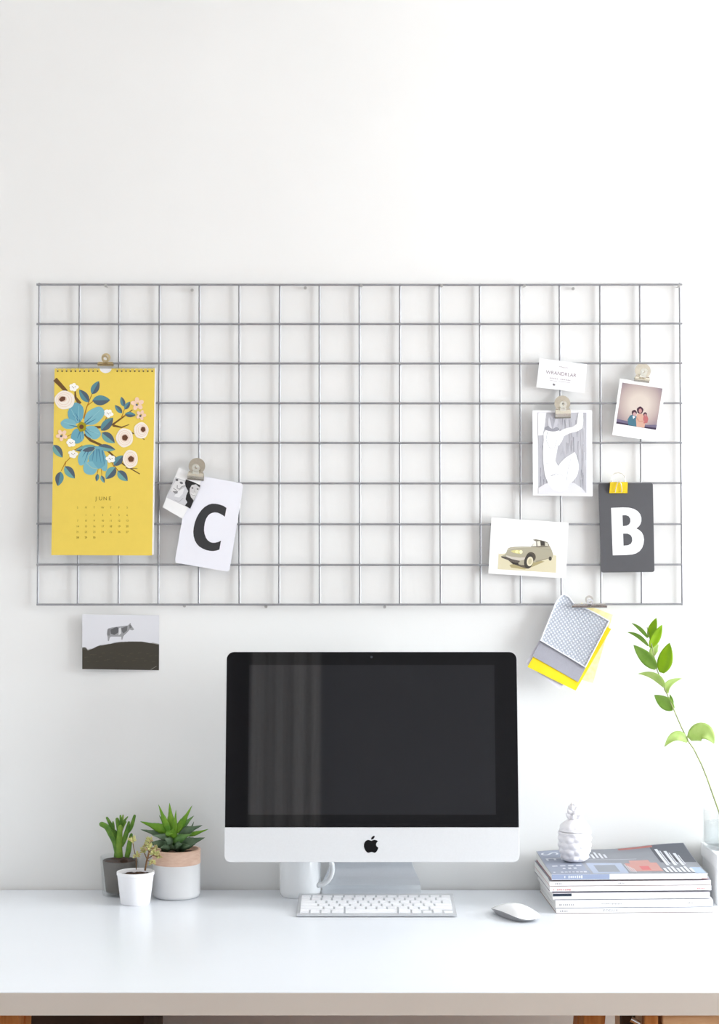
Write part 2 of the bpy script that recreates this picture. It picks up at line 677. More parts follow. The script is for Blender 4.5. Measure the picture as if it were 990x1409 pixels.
# small pine chest with framed doors, under the right end
xc = wx(886, 0.735)
t = thing('wooden_chest', (xc + 0.2, -0.5, 0), 'small light pine chest with inset door panels under the right end of the desk', 'chest')
b = MB()
b.box((xc + 0.022, -0.71, 0.02), (xc + 0.40, -0.30, 0.703), WOODL)
b.build('body', t, bevel=0.002)
b = MB()
b.box((xc + 0.026, -0.735, 0.6885), (xc + 0.40, -0.7101, 0.703), WOODL)
b.build('top_rail', t, bevel=0.002)
for xa_, xb_ in ((xc + 0.026, xc + 0.112), (xc + 0.116, xc + 0.202), (xc + 0.206, xc + 0.292)):
    b = MB()
    w_ = 0.012
    b.box((xa_, -0.733, 0.05), (xa_ + w_, -0.7101, 0.6875), WOODL)
    b.box((xb_ - w_, -0.733, 0.05), (xb_, -0.7101, 0.6875), WOODL)
    b.box((xa_ + w_, -0.733, 0.05), (xb_ - w_, -0.7101, 0.08), WOODL)
    d = b.build('door', t, bevel=0.0015)
    b = MB()
    b.box((xa_ + w_, -0.722, 0.08), (xb_ - w_, -0.7101, 0.684), WOODL)
    b.build('door_panel', d, bevel=0.003, seg=3)
b = MB()
p0, p1 = Vector((xc + 0.010, -0.722, 0.703)), Vector((xc - 0.004, -0.722, 0.0))
b.prism([p0 + Vector((-0.010, -0.012, 0)), p0 + Vector((0.010, -0.012, 0)), p0 + Vector((0.010, 0.012, 0)), p0 + Vector((-0.010, 0.012, 0))],
        [p1 + Vector((-0.012, -0.012, 0)), p1 + Vector((0.012, -0.012, 0)), p1 + Vector((0.012, 0.012, 0)), p1 + Vector((-0.012, 0.012, 0))], WOODO)
b.build('corner_post', t, bevel=0.002)
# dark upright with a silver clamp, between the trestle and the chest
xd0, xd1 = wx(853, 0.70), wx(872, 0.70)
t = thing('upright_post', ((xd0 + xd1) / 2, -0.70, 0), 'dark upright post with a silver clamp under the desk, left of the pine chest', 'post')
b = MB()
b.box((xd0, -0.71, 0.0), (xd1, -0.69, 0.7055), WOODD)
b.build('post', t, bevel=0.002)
cc = pix(874, 1403, 0.722)
b = MB()
b.tube([cc + Vector((-0.007, -0.004, 0.002)), cc + Vector((0.006, -0.004, -0.005))], [0.0045, 0.004], CHROME, seg=14)
b.tube([cc + Vector((0.002, 0.012, -0.004)), cc + Vector((0.002, -0.002, -0.004))], 0.0028, CHROME, seg=10)
b.build('clamp', t, smooth=True)

# ================================================================== WIRE GRID
VO, HO, RW = 0.0076, 0.0117, 0.0021
t = thing('wire_grid', pix(495, 831, HO), 'wide zinc wire grid of sixteen by eight square cells hung on the white wall', 'wire grid')
gx0, gx1 = (wx(54.0, VO) + wx(51.8, VO)) / 2, 0.0
pA, pB = pix(54.3, 391.5, VO), pix(936.2, 391.5, VO)
pC, pD = pix(52.0, 831, VO), pix(939.2, 831, VO)
ZT, ZB = pix(495, 391.5, HO).z, pix(495, 831.5, HO).z
YS = [391.5, 445.5, 499.5, 554.3, 609.3, 665.0, 720.8, 776.6, 831.5]
for k in range(17):
    s = k / 16
    b = MB()
    jit = 0.0006 * math.sin(k * 2.3)
    top = pA.lerp(pB, s) + Vector((jit, 0, 0.003 if k in (0, 16) else 0.0015))
    bot = pC.lerp(pD, s) + Vector((-jit, 0, -0.003 if k in (0, 16) else -0.0018))
    b.tube([top, bot], RW, WIRE, seg=10)
    b.build('upright_wire', t, smooth=True)
for k, yy in enumerate(YS):
    b = MB()
    l, r = pix(52 - 1.6, yy + 0.4 * math.sin(k), HO), pix(938 + 1.2, yy - 0.4 * math.sin(k * 1.7), HO)
    b.tube([l, l.lerp(r, 0.35) + Vector((0, 0, -0.0004)), l.lerp(r, 0.7) + Vector((0, 0, -0.0007)), r], RW, WIRE, seg=10)
    b.build('cross_wire', t, smooth=True)


def wall_nail(px, py, label, long=True, group=None):
    p = pix(px, py, 0)
    b = MB()
    L = 0.0165 if long else 0.006
    b.tube([p, p + Vector((0, -L, 0))], 0.0011, NAILM, seg=10)
    b.tube([p + Vector((0, -L, 0)), p + Vector((0, -L - 0.0012, 0))], 0.0030, NAILM, seg=12)
    o = b.build('wall_nail', smooth=True, origin=p)
    tag(o, label, 'nail', group)
    return o


for px, py, lab in ((497.5, 395, 'steel nail under the top wire, above the middle of the grid'),
                    (607.5, 395, 'steel nail under the top wire, to the right of the middle one'),
                    (721.0, 395, 'steel nail under the top wire, above the business card'),
                    (932.5, 395.5, 'steel nail in the grid\'s top right corner'),
                    (147.5, 395, 'steel nail under the top wire, above the yellow calendar')):
    wall_nail(px, py, lab, group='nails holding the wire grid')
for px, py, lab in ((420.5, 397, 'short nail loose in a top row cell, left of the middle'),
                    (265, 400, 'short nail in the top row, upper left, right of the calendar'),
                    (788.5, 398, 'short nail loose in a top row cell above the pencil drawing'),
                    (366.5, 834.5, 'short nail just below the bottom wire, above the monitor\'s left corner'),
                    (529.5, 835.0, 'short nail just below the bottom wire, above the monitor\'s webcam'),
                    (254.5, 833.5, 'short nail just below the bottom wire, right of the cow postcard')):
    wall_nail(px, py, lab, long=False, group='nails in the wall behind the grid')


# ================================================================== CLIPS
def bulldog(px, py, W, offc, ang, disc, lab, m=NICKEL, ring=False, jaw=0.016, ears=1.0):
    """A bulldog clip: px, py is the middle of the jaw's lip; W jaw width; offc distance of the clamped sheet's front from the wall; disc radius of the rear ear."""
    o = pix(px, py, offc)
    a = math.radians(ang)

    def L(x, z, d):                      # right, up, towards the viewer
        X, Z = rot2(x, z, a)
        return o + Vector((X, -d, Z))

    t = thing('bulldog_clip', o, lab, 'clip', 'metal clips on the wire grid')

    def strip(prof, half, th):
        b = MB()
        n = len(prof)
        for i in range(n - 1):
            (z0, d0, w0), (z1, d1, w1) = prof[i], prof[i + 1]
            b.prism([L(-w0, z0, d0), L(w0, z0, d0), L(w1, z1, d1), L(-w1, z1, d1)],
                    [L(-w0, z0, d0 - th), L(w0, z0, d0 - th), L(w1, z1, d1 - th), L(-w1, z1, d1 - th)], m)
        return b

    h = W / 2
    th = 0.0007
    strip([(-0.0015, 0.0011, h), (0.001, 0.0009 + 0.0004, h), (jaw * 0.45, 0.0065, h), (jaw, 0.0036, h * 0.96)], h, th).build('front_jaw', t)
    strip([(-0.0015, -0.0009, h), (jaw * 0.45, -0.0022, h), (jaw, 0.0022, h * 0.96)], h, th).build('rear_jaw', t)
    b = MB()
    b.tube([L(-h * 0.9, jaw + 0.0006, 0.0026), L(h * 0.9, jaw + 0.0006, 0.0026)], 0.0016, m, seg=10)
    b.build('hinge_pin', t, smooth=True)

    def ear(cz, r, hole, d0, d1, legw, nm, hz):
        """a disc with a finger hole on a neck, leaning from depth d0 at the jaw to d1 at its top"""
        b = MB()
        N = 28
        zz0, zz1 = jaw * 0.7, cz + r

        def q(x, z, k=0):
            s = (z - zz0) / (zz1 - zz0)
            return L(x, z, d0 + (d1 - d0) * s - k)
        for k in range(N):
            t0, t1 = 2 * math.pi * k / N, 2 * math.pi * (k + 1) / N
            A = (r * math.cos(t0), cz + r * math.sin(t0))
            B = (r * math.cos(t1), cz + r * math.sin(t1))
            Ci = (hole * math.cos(t1), hz + hole * math.sin(t1))
            D = (hole * math.cos(t0), hz + hole * math.sin(t0))
            b.prism([q(*A), q(*B), q(*Ci), q(*D)], [q(*A, th), q(*B, th), q(*Ci, th), q(*D, th)], m)
        b.prism([q(-legw * 1.25, zz0), q(legw * 1.25, zz0), q(legw, cz - r * 0.8), q(-legw, cz - r * 0.8)],
                [q(-legw * 1.25, zz0, th), q(legw * 1.25, zz0, th), q(legw, cz - r * 0.8, th), q(-legw, cz - r * 0.8, th)], m)
        return b.build(nm, t)

    if ring:
        ear(jaw + 0.0095 * ears, 0.0078 * ears, 0.0042 * ears, -0.0005, -0.005, 0.0035 * ears, 'rear_handle', jaw + 0.0095 * ears)
        ear(jaw + 0.006 * ears, 0.006 * ears, 0.003 * ears, 0.004, 0.013, 0.0035 * ears, 'front_handle', jaw + 0.006 * ears)
    else:
        ear(jaw + disc * 0.82, disc, disc * 0.14, -0.0003, -0.0058, disc * 0.6, 'rear_handle', jaw + disc * 0.75)
        ear(jaw + disc * 0.55, disc * 0.46, disc * 0.17, 0.004, 0.016, disc * 0.36, 'front_handle', jaw + disc * 0.6)
    return t


# ================================================================== CALENDAR
def cal_off(x, y):
    return 0.0162 + (y - 507) * 0.000060


CQ = [(75.2, 507.0), (213.2, 507.0), (209.3, 764.3), (70.6, 763.8)]
YEL = mat('calendar_yellow', (234, 206, 92), rough=0.5, spec=0.35, noise=0.02, nscale=60)
t = thing('wall_calendar', pix(142, 764, 0.021), 'yellow wall calendar with a blue flower print, clipped to the left of the grid', 'calendar')
b = MB()
# front page with the thumb notch cut out at the top middle
nt_ = [(145.5 + 8.2 * math.cos(math.radians(180 - k * 15)), 507.0 + 6.4 * math.sin(math.radians(k * 15))) for k in range(13)]
sheet(b, [CQ[0]] + nt_ + CQ[1:], cal_off, 0.0004, YEL)
b.build('page', t)
b = MB()
sheet(b, [(76.0, 507.2), (215.0, 507.2), (211.4, 763.2), (71.2, 763.2)], lambda x, y: cal_off(x, y) - 0.0006, 0.0014, PAPER)
b.build('page_block', t)
# wire binding: two runs of little loops left and right of the notch
b = MB()
RIM = mat('white_wire_binding', (178, 172, 150), rough=0.4, metal=0.4, noise=0.05)
for x in [79.5 + 6.1 * k for k in range(10)] + [161.5 + 6.0 * k for k in range(9)]:
    c = pix(x, 508.3, cal_off(x, 508) - 0.0006)
    pts = [c + Vector((0.0004 * math.sin(a_), -0.0024 * math.cos(a_), 0.0030 * math.sin(a_))) for a_ in [k * math.pi * 2 / 10 for k in range(10)]]
    b.tube(pts, 0.00045, RIM, seg=5, closed=True)
for xa_, xb_ in ((77, 137), (159, 213)):
    b.tube([pix(xa_, 506.0, cal_off(xa_, 507) - 0.0006), pix(xb_, 506.0, cal_off(xb_, 507) - 0.0006)], 0.0005, RIM, seg=6)
b.build('wire_binding', t)
p = Print(60, 500, 6.1875, cal_off)
INKD = ink((96, 78, 30))
for x in [79.5 + 6.1 * k for k in range(10)] + [161.5 + 6.0 * k for k in range(9)]:
    p.ell((x - 60) * 6.1875, 66, 8, 8, INKD, n=8)
p.build('punch_hole_print', t)['kind'] = 'stuff'
BR, BRT = ink((112, 82, 48)), ink((176, 118, 30))
T1, T2, TD = ink((112, 164, 162)), ink((92, 140, 150)), ink((84, 98, 112))
BL1, BL2, BL3 = ink((126, 182, 194)), ink((108, 166, 184)), ink((74, 124, 150))
CR, CR2, BRN, PK = ink((244, 234, 222)), ink((232, 205, 186)), ink((104, 66, 46)), ink((242, 208, 184))
WHT = ink((248, 246, 240))
OLV = ink((160, 150, 34))
for pts, w0, w1, m in (([(97, 135), (140, 180), (195, 240)], 40, 30, BR), ([(268, 225), (272, 290), (310, 345)], 8, 34, BR),
                       ([(342, 470), (365, 380), (415, 255)], 12, 6, BRT), ([(372, 360), (425, 320)], 7, 6, BRT),
                       ([(350, 600), (400, 655), (490, 695), (570, 765), (680, 860), (820, 942)], 26, 8, BR),
                       ([(430, 545), (500, 542), (590, 520), (680, 455), (757, 395)], 24, 8, BR),
                       ([(590, 528), (665, 545), (730, 520)], 20, 5, BR), ([(700, 890), (800, 896)], 10, 4, BR),
                       ([(730, 580), (770, 600)], 14, 8, BR), ([(835, 630), (860, 650)], 10, 6, BR),
                       ([(230, 800), (190, 840), (180, 890)], 6, 5, BRT), ([(190, 835), (150, 915)], 6, 5, BRT),
                       ([(600, 870), (640, 920)], 8, 6, BRT), ([(555, 790), (600, 880)], 7, 6, BRT),
                       ([(190, 630), (240, 600)], 6, 5, BRT), ([(260, 740), (330, 700)], 7, 6, BRT),
                       ([(470, 880), (455, 950)], 5, 4, BRT), ([(490, 880), (497, 960)], 5, 4, BRT),
                       ([(520, 500), (545, 440)], 9, 6, BRT), ([(660, 470), (690, 390)], 7, 5, BRT), ([(680, 450), (710, 435)], 7, 5, BRT)):
    p.stroke(pts, w0, w1, m)
    p.build('branch_print', t)
for bs, tp, wd, sw in (((385, 330), (303, 222), 66, 0), ((412, 262), (472, 150), 68, 0), ((415, 316), (568, 312), 86, 0),
                       ((685, 368), (662, 284), 42, 0), ((668, 424), (608, 355), 44, 0), ((690, 392), (737, 325), 42, 0),
                       ((693, 432), (785, 440), 46, 0), ((490, 572), (593, 462), 78, 0), ((496, 590), (607, 678), 80, 1),
                       ((84, 694), (162, 802), 72, 1), ((180, 876), (266, 980), 76, 1), ((146, 922), (122, 1045), 72, 0),
                       ((600, 870), (677, 784), 70, 0), ((612, 884), (530, 984), 82, 1), ((632, 915), (716, 1002), 74, 1),
                       ((462, 940), (452, 1006), 32, 0), ((490, 955), (518, 1018), 34, 1),
                       ((445, 705), (270, 742), 56, 1), ((465, 705), (612, 735), 60, 1)):
    p.leaf(bs, tp, wd, (TD, T1)[sw], (T2, TD)[sw])
    p.build('leaf_print', t)
for cx, cy, rx, ry, rot, m in ((275, 425, 68, 92, 8, BL2), (432, 448, 100, 62, -38, BL1), (212, 515, 66, 44, 6, BL1),
                               (290, 618, 56, 66, 18, BL2), (418, 588, 72, 54, 28, BL1)):
    p.ell(cx, cy, rx, ry, m, rot, wob=0.03)
for q in (((318, 510), (270, 420)), ((310, 505), (250, 440)), ((345, 515), (420, 445)), ((350, 525), (450, 470)), ((295, 540), (215, 525)),
          ((315, 575), (285, 640)), ((330, 575), (310, 650)), ((355, 555), (430, 590)), ((350, 565), (410, 625))):
    p.stroke([q[0], q[1]], 15, 2, BL3)
for q in (((300, 500), (300, 360)), ((290, 500), (235, 390)), ((360, 510), (480, 400)), ((280, 530), (170, 500)), ((320, 580), (330, 665)), ((360, 560), (470, 600))):
    p.stroke([q[0], q[1]], 5, 3, ink((150, 198, 204)))
p.ell(325, 540, 39, 42, OLV, wob=0.08)
p.ell(323, 540, 19, 19, BRN)
p.build('blue_flower_print', t)
for cx, cy, rx, ry, rot, m in ((345, 790, 46, 84, 22, BL1), (505, 830, 36, 92, -12, BL1), (450, 805, 66, 100, 6, BL2), (398, 892, 62, 58, 0, BL1), (470, 800, 58, 95, -10, BL2)):
    p.ell(cx, cy, rx, ry, m, rot, wob=0.03)
for q in (((370, 730), (330, 800)), ((385, 740), (345, 850)), ((455, 730), (450, 840)), ((470, 730), (490, 850)), ((430, 730), (415, 830)), ((500, 740), (520, 870))):
    p.stroke([q[0], q[1]], 11, 2, BL3)
p.stroke([(440, 725), (385, 790), (370, 850), (410, 890), (470, 900)], 4, 3, ink((190, 200, 150)))
p.leaf((440, 722), (330, 745), 40, TD, TD)
p.build('blue_flower_print', t)
for cx, cy, rx, ry, bx, by, br, bb, br_ in ((180, 312, 86, 80, 160, 303, 28, 20, -25), (690, 633, 73, 81, 693, 633, 25, 25, 0),
                                            (832, 571, 62, 70, 848, 562, 20, 22, 0), (740, 814, 64, 78, 745, 815, 25, 25, 0)):
    p.ell(cx, cy, rx, ry, CR, wob=0.025, n=26)
    for f_ in (0.78, 0.58):
        p.ring(cx + (bx - cx) * (1 - f_), cy + (by - cy) * (1 - f_), rx * f_, ry * f_, 4, CR2)
    p.ell(bx, by, br * 1.35, bb * 1.35, CR2)
    p.ell(bx, by, br, bb, BRN, br_, wob=0.06)
    p.build('cream_flower_print', t)
for cx, cy in ((255, 203), (552, 426), (232, 677), (250, 772), (570, 812)):
    for k in range(5):
        an = k * 1.2566 + cx
        p.ell(cx + 21 * math.cos(an), cy + 20 * math.sin(an), 20 + 5 * math.sin(k * 2.1 + cx), 17, WHT, n=10)
    for k in range(3):
        p.ell(cx - 10 + 12 * k, cy - 4 + 9 * (k % 2), 4, 4, BRN, n=6)
    p.build('blossom_print', t)
for cx, cy, r_ in ((800, 345, 34), (830, 440, 26), (155, 612, 30)):
    for k in range(5):
        an = k * 1.2566 + cx * 0.1
        p.ell(cx + r_ * math.cos(an), cy + r_ * math.sin(an), r_ * 0.72, r_ * 0.56, PK, math.degrees(an), n=10)
    p.ell(cx - 6, cy + 8, 10, 9, TD, n=9)
    p.build('blossom_print', t)
p = Print(60, 660, 6.1875, cal_off)
TX = ink((120, 98, 22))
TX2 = ink((140, 116, 34))
for i, ch in enumerate('JUNE'):
    p.text(ch, 447 + 39 * i, 162, 44, TX)
xs = [290, 361, 431, 503, 572, 643, 712]
for x, ch in zip(xs, 'SMTWTFS'):
    p.text(ch, x, 238, 24, TX2)
dd = 1
for row, y in enumerate((303, 350, 398, 446, 493)):
    for c_, x in enumerate(xs):
        if (row == 0 and c_ == 0) or dd > 30:
            continue
        p.text(str(dd), x, y, 23, TX2)
        dd += 1
p.build('date_print', t)
bulldog(145.5, 502.8, 0.0300, 0.0172, 0, 0.008, 'small brass bulldog clip gripping the wire above the yellow calendar', BRASSY, ring=True, jaw=0.0045, ears=1.12)

# ================================================================== LETTER CARD C AND COUPLE PHOTO
def c_off(x, y):
    return 0.0172 + (y - 652) * 0.000020


CARDW = mat('white_card_stock', (236, 236, 244), rough=0.7, noise=0.012, nscale=30)
CH = ink((58, 58, 60))
t = thing('letter_card', pix(288, 720, 0.022), 'white card with rounded corners and a bold dark letter C, tilted on the grid', 'card')
b = MB()
sheet(b, round_quad([(261.8, 652.0), (335.2, 665.4), (315.6, 787.0), (240.4, 774.0)], 5), c_off, 0.0008, CARDW)
b.build('card', t)
p = Print(210, 610, 7.0714, c_off)
p.poly([(720, 628), (690, 608), (650, 595), (615, 588), (580, 587), (545, 597), (510, 617), (480, 645), (452, 682), (430, 722), (412, 770), (402, 815),
        (397, 860), (400, 900), (412, 945), (432, 980), (455, 1004), (485, 1023), (520, 1038), (555, 1046), (590, 1048), (620, 1044), (651, 1034),
        (667, 946), (640, 960), (610, 967), (585, 968), (562, 961), (538, 944), (520, 918), (507, 882), (502, 848), (503, 815), (510, 770), (522, 735), (540, 705),
        (558, 688), (580, 677), (605, 672), (630, 674), (655, 683), (680, 697), (704, 714)], CH)
p.build('letter_print', t)


def cp_off(x, y):
    return 0.0189 + (y - 652) * 0.000020


t = thing('couple_photo', pix(250, 680, 0.023), 'small black and white photo of two smiling faces beside the letter C card', 'photo')
b = MB()
sheet(b, [(246.3, 643.4), (279.6, 657.2), (251.2, 714.0), (224.0, 697.8)], cp_off, 0.0004, PAPERG)
b.build('photo_paper', t)
p = Print(220, 620, 12.375, cp_off)
p.poly([(268, 455), (705, 600), (520, 990), (108, 795)], ink((196, 196, 198)))
p.poly([(300, 480), (420, 520), (430, 580), (360, 640), (300, 700), (230, 720), (190, 690), (220, 590)], ink((218, 217, 217)))
p.poly([(180, 700), (300, 720), (380, 650), (440, 610), (465, 690), (455, 760), (440, 830), (470, 880), (420, 930), (108, 795)], ink((206, 206, 210)))
p.poly([(300, 700), (380, 650), (420, 640), (390, 740), (330, 800), (240, 780)], ink((228, 228, 230)))
p.ell(292, 500, 24, 20, ink((92, 92, 94)), 10)
p.ell(368, 550, 30, 20, ink((112, 112, 114)), 25)
p.stroke([(300, 590), (295, 640), (320, 650)], 14, 8, ink((128, 128, 130)))
p.stroke([(230, 640), (290, 680)], 10, 10, ink((140, 138, 138)))
p.poly([(215, 690), (310, 690), (300, 730), (260, 735)], ink((132, 132, 134)))
p.stroke([(300, 640), (330, 660), (380, 610), (430, 600)], 12, 16, ink((150, 150, 152)))
p.stroke([(250, 840), (330, 870), (400, 810)], 6, 10, ink((172, 172, 175)))
p.poly([(445, 490), (575, 535), (690, 590), (672, 640), (560, 610), (520, 680), (525, 780), (575, 850), (520, 990), (430, 935), (470, 880), (440, 830),
        (452, 760), (485, 690), (440, 610), (430, 550)], ink((44, 43, 44)))
p.poly([(545, 585), (620, 575), (690, 640), (632, 745), (575, 830), (535, 800), (508, 720), (510, 650)], ink((206, 204, 204)))
p.ell(556, 637, 17, 13, ink((96, 94, 94)), 10)
p.ell(645, 655, 17, 12, ink((96, 94, 94)), 10)
p.stroke([(598, 650), (585, 700), (610, 705)], 6, 10, ink((168, 166, 166)))
p.stroke([(530, 715), (560, 745), (610, 740)], 10, 10, ink((240, 240, 240)))
p.stroke([(530, 730), (565, 765), (600, 760)], 5, 5, ink((140, 136, 136)))
p.poly([(575, 850), (632, 745), (600, 800), (520, 990)], ink((170, 170, 172)))
p.build('portrait_print', t)
bulldog(269.3, 659.6, 0.0308, 0.0199, -5, 0.0157, 'bulldog clip with a round beige ear, holding the letter C card and couple photo', NICKEL, jaw=0.0125)

# ================================================================== COW POSTCARD
def cow_off(x, y):
    return 0.0012 + (219.4 - x) * 0.00011


t = thing('cow_postcard', pix(166, 884, 0.004), 'black and white postcard of a cow on a dark hill, below the grid', 'postcard')
b = MB()
sheet(b, [(113.3, 845.2), (219.4, 846.6), (219.0, 922.6), (113.0, 921.0)], cow_off, 0.0004, PAPERG)
b.build('card', t)
p = Print(30, 770, 3.3, cow_off)
p.poly([(275, 249), (624.5, 253), (623.5, 502.5), (274.5, 497.5)], ink((214, 214, 219)))
hill = [(274.5, 402), (283, 401), (292, 403), (300, 413), (322, 404), (350, 390), (380, 378), (410, 370), (445, 366), (490, 366), (540, 371), (590, 380), (624, 387)]
p.poly([(x, y - 4) for x, y in hill] + [(624, 400), (500, 385), (300, 420), (274.5, 408)], ink((150, 150, 146)))
p.poly(hill + [(623.5, 502.5), (274.5, 497.5)], ink((66, 62, 54)))
for k in range(26):
    xx = 285 + 12.8 * k
    p.stroke([(xx, 430 + 20 * math.sin(k * 1.9) + 14), (xx + 16, 428 + 20 * math.sin(k * 1.9) + 14)], 2.5, 1, ink((84, 78, 66)))
p.stroke([(585, 500), (612, 484)], 2, 1.5, ink((150, 148, 140)))
cow = [(388, 324), (392, 313), (410, 308), (440, 304), (465, 301), (482, 299), (488, 293), (492, 288), (495, 289), (496, 296), (502, 305), (511, 317), (503, 321),
       (490, 318), (480, 330), (466, 343), (461, 350), (457, 364), (453, 364), (452, 350), (430, 350), (405, 350), (399, 356), (396, 370), (391, 370), (390, 352), (386, 338)]
p.poly(cow, ink((150, 150, 152)))
p.poly([(402, 318), (430, 306), (445, 312), (438, 332), (420, 342), (404, 336)], ink((92, 92, 94)))
p.poly([(452, 312), (480, 301), (478, 322), (462, 336), (455, 326)], ink((104, 104, 106)))
p.poly([(389, 318), (400, 312), (400, 345), (390, 345)], ink((120, 120, 122)))
p.poly([(440, 312), (450, 308), (452, 335), (440, 344)], ink((206, 206, 208)))
p.poly([(488, 296), (496, 297), (500, 308), (490, 312)], ink((112, 112, 114)))
p.ell(284, 404, 9, 5, ink((84, 82, 76)))
p.build('cow_print', t)

# ================================================================== BUSINESS CARD
t = thing('business_card', pix(772, 518, 0.02), 'small white business card with tiny grey lettering, tucked on the grid above the drawing', 'card')
bo = flat_off(0.0146)
b = MB()
sheet(b, [(743.2, 492.9), (808.4, 501.3), (804.2, 540.6), (738.4, 532.8)], bo, 0.0005, PAPER)
b.build('card', t)
p = Print(730, 480, 11.0, bo)
p.text('WRANDRLAR', 468, 380, 76, ink((132, 112, 122)), rot=7.0, sx=0.98)
G2 = ink((172, 164, 170))
for k in range(12):
    if k != 5:
        p.stroke([(296 + 27 * k, 441 + 3.3 * k), (313 + 27 * k, 443 + 3.3 * k)], 17, 17, G2)
for x_, y_, l_ in ((300, 478, 110), (430, 492, 180)):
    p.stroke([(x_, y_), (x_ + l_, y_ + l_ * 0.12)], 8, 8, ink((190, 184, 190)))
p.leaf((340, 530), (382, 552), 34, ink((110, 106, 110)), ink((140, 136, 140)))
for k in range(6):
    p.leaf((440 + 22 * k, 292 - 6 * abs(k - 3)), (462 + 22 * k, 262 + 6 * k), 12, G2, G2)
p.build('lettering_print', t)

# ================================================================== PENCIL DRAWING (plain stand-in)
t = thing('pencil_drawing', pix(774, 680, 0.021), 'white sheet with a grey pencil sketch of pale rounded forms, clipped to the grid', 'drawing')
do = lambda x, y: 0.0169 + (y - 565) * 0.00001
b = MB()
sheet(b, [(733.2, 564.6), (815.0, 564.6), (816.0, 683.0), (733.9, 681.4)], do, 0.0004, PAPER)
b.build('paper', t)
p = Print(725, 535, 9.09, do)
GR = [ink((176, 176, 184)), ink((158, 158, 167)), ink((190, 190, 197)), ink((146, 146, 155)), ink((202, 202, 208))]
p.poly([(140, 296), (750, 296), (750, 1306), (148, 1312)], ink((188, 188, 195)))
rnd = random.Random(3)
for k in range(150):
    x_ = rnd.uniform(150, 742)
    y_ = rnd.uniform(300, 1180)
    l_ = rnd.uniform(60, 240)
    p.stroke([(x_, y_), (x_ + rnd.uniform(-8, 8), min(1300, y_ + l_))], rnd.uniform(3, 14), 2, GR[rnd.randrange(5)])
PW, PL = ink((247, 247, 249)), ink((170, 170, 178))
p.poly([(150, 1312), (148, 1240), (230, 1190), (340, 1160), (470, 1150), (600, 1180), (690, 1240), (748, 1306)], ink((222, 222, 227)))
# a tall pale jug, a reed reaching to the upper right and a rounded leaf: generic still life
p.poly([(235, 520), (400, 520), (425, 545), (405, 640), (385, 760), (360, 900), (420, 1010), (480, 1110), (530, 1190), (500, 1260), (420, 1290), (330, 1260), (270, 1180), (230, 1080), (212, 940), (205, 780), (215, 640), (212, 560)], PW)
p.poly([(395, 545), (470, 500), (580, 475), (630, 440), (640, 370), (650, 300), (705, 300), (712, 400), (700, 490), (640, 530), (540, 555), (470, 590), (440, 660), (400, 720)], PW)
p.leaf((520, 1190), (600, 790), 190, PW, PW, n=14)
p.leaf((390, 1130), (610, 800), 170, PW, PW, n=14)
p.poly([(142, 298), (248, 298), (235, 420), (205, 580), (146, 585)], ink((236, 236, 240)))
p.ell(318, 500, 92, 34, ink((150, 150, 158)), 4)
p.leaf((330, 500), (372, 330), 84, ink((196, 196, 203)), ink((162, 162, 170)))
p.leaf((320, 500), (285, 350), 74, ink((172, 172, 180)), ink((206, 206, 212)))
for pts in ([(245, 930), (355, 925)], [(260, 540), (245, 640), (290, 740), (350, 740), (380, 640)], [(300, 1090), (390, 1050)], [(500, 1150), (520, 1000), (560, 850)], [(300, 1090), (420, 1060), (480, 1120)]):
    p.stroke(pts, 5, 4, PL)
p.build('sketch_print', t)
bulldog(775.0, 574.5, 0.0295, 0.0179, 1, 0.0150, 'bulldog clip with a shiny round ear at the top of the pencil drawing', NICKEL, jaw=0.0150)

# ================================================================== COLOUR INSTANT PHOTO
t = thing('instant_photo', pix(880, 565, 0.022), 'square instant colour photo of three people with a white border, tilted at upper right', 'photo')
io = lambda x, y: 0.0172 + (y - 520) * 0.00002
b = MB()
sheet(b, [(853.6, 520.9), (916.5, 530.2), (906.4, 607.6), (843.0, 598.4)], io, 0.0005, PAPERG)
b.build('photo_paper', t)
p = Print(840, 490, 11.0, io)
IQ = [(185, 400), (795, 490), (695, 1117), (92, 1020)]
IMG = bpy.data.materials.new('faded_photo_backdrop')
IMG.use_nodes = True
nt = IMG.node_tree
tc = nt.nodes.new('ShaderNodeTexCoord')
mp = nt.nodes.new('ShaderNodeMapping')
gr = nt.nodes.new('ShaderNodeTexGradient')
gr.gradient_type = 'SPHERICAL'
cr = nt.nodes.new('ShaderNodeValToRGB')
# the object's origin is the photo's base point: centre the printed vignette on the picture
ctr = pix(840 + 450 / 11, 490 + 720 / 11, 0.022) - pix(880, 565, 0.022)
mp.inputs['Location'].default_value = (-ctr.x / 0.068, 0, -ctr.z / 0.068)
mp.inputs['Scale'].default_value = (1 / 0.068, 0.0, 1 / 0.068)
nt.links.new(tc.outputs['Object'], mp.inputs['Vector'])
nt.links.new(mp.outputs[0], gr.inputs[0])
nt.links.new(gr.outputs['Fac'], cr.inputs[0])
cr.color_ramp.elements[0].color = lin((98, 92, 112))
cr.color_ramp.elements[0].position = 0.12
cr.color_ramp.elements[1].color = lin((208, 196, 186))
cr.color_ramp.elements[1].position = 0.75
e = cr.color_ramp.elements.new(0.42)
e.color = lin((172, 154, 152))
nt.links.new(cr.outputs[0], nt.nodes['Principled BSDF'].inputs['Base Color'])
nt.nodes['Principled BSDF'].inputs['Roughness'].default_value = 0.35
p.poly(IQ, IMG)
p.poly([(104, 950), (270, 985), (400, 1010), (550, 1040), (710, 1040), (695, 1117), (92, 1020)], ink((110, 102, 126)))
p.poly([(98, 992), (300, 1030), (540, 1070), (700, 1085), (695, 1117), (92, 1020)], ink((62, 52, 72)))
p.poly([(300, 900), (345, 885), (400, 910), (410, 960), (400, 1065), (275, 1042), (265, 960)], ink((72, 112, 130)))
p.poly([(340, 900), (385, 920), (350, 950)], ink((226, 232, 238)))
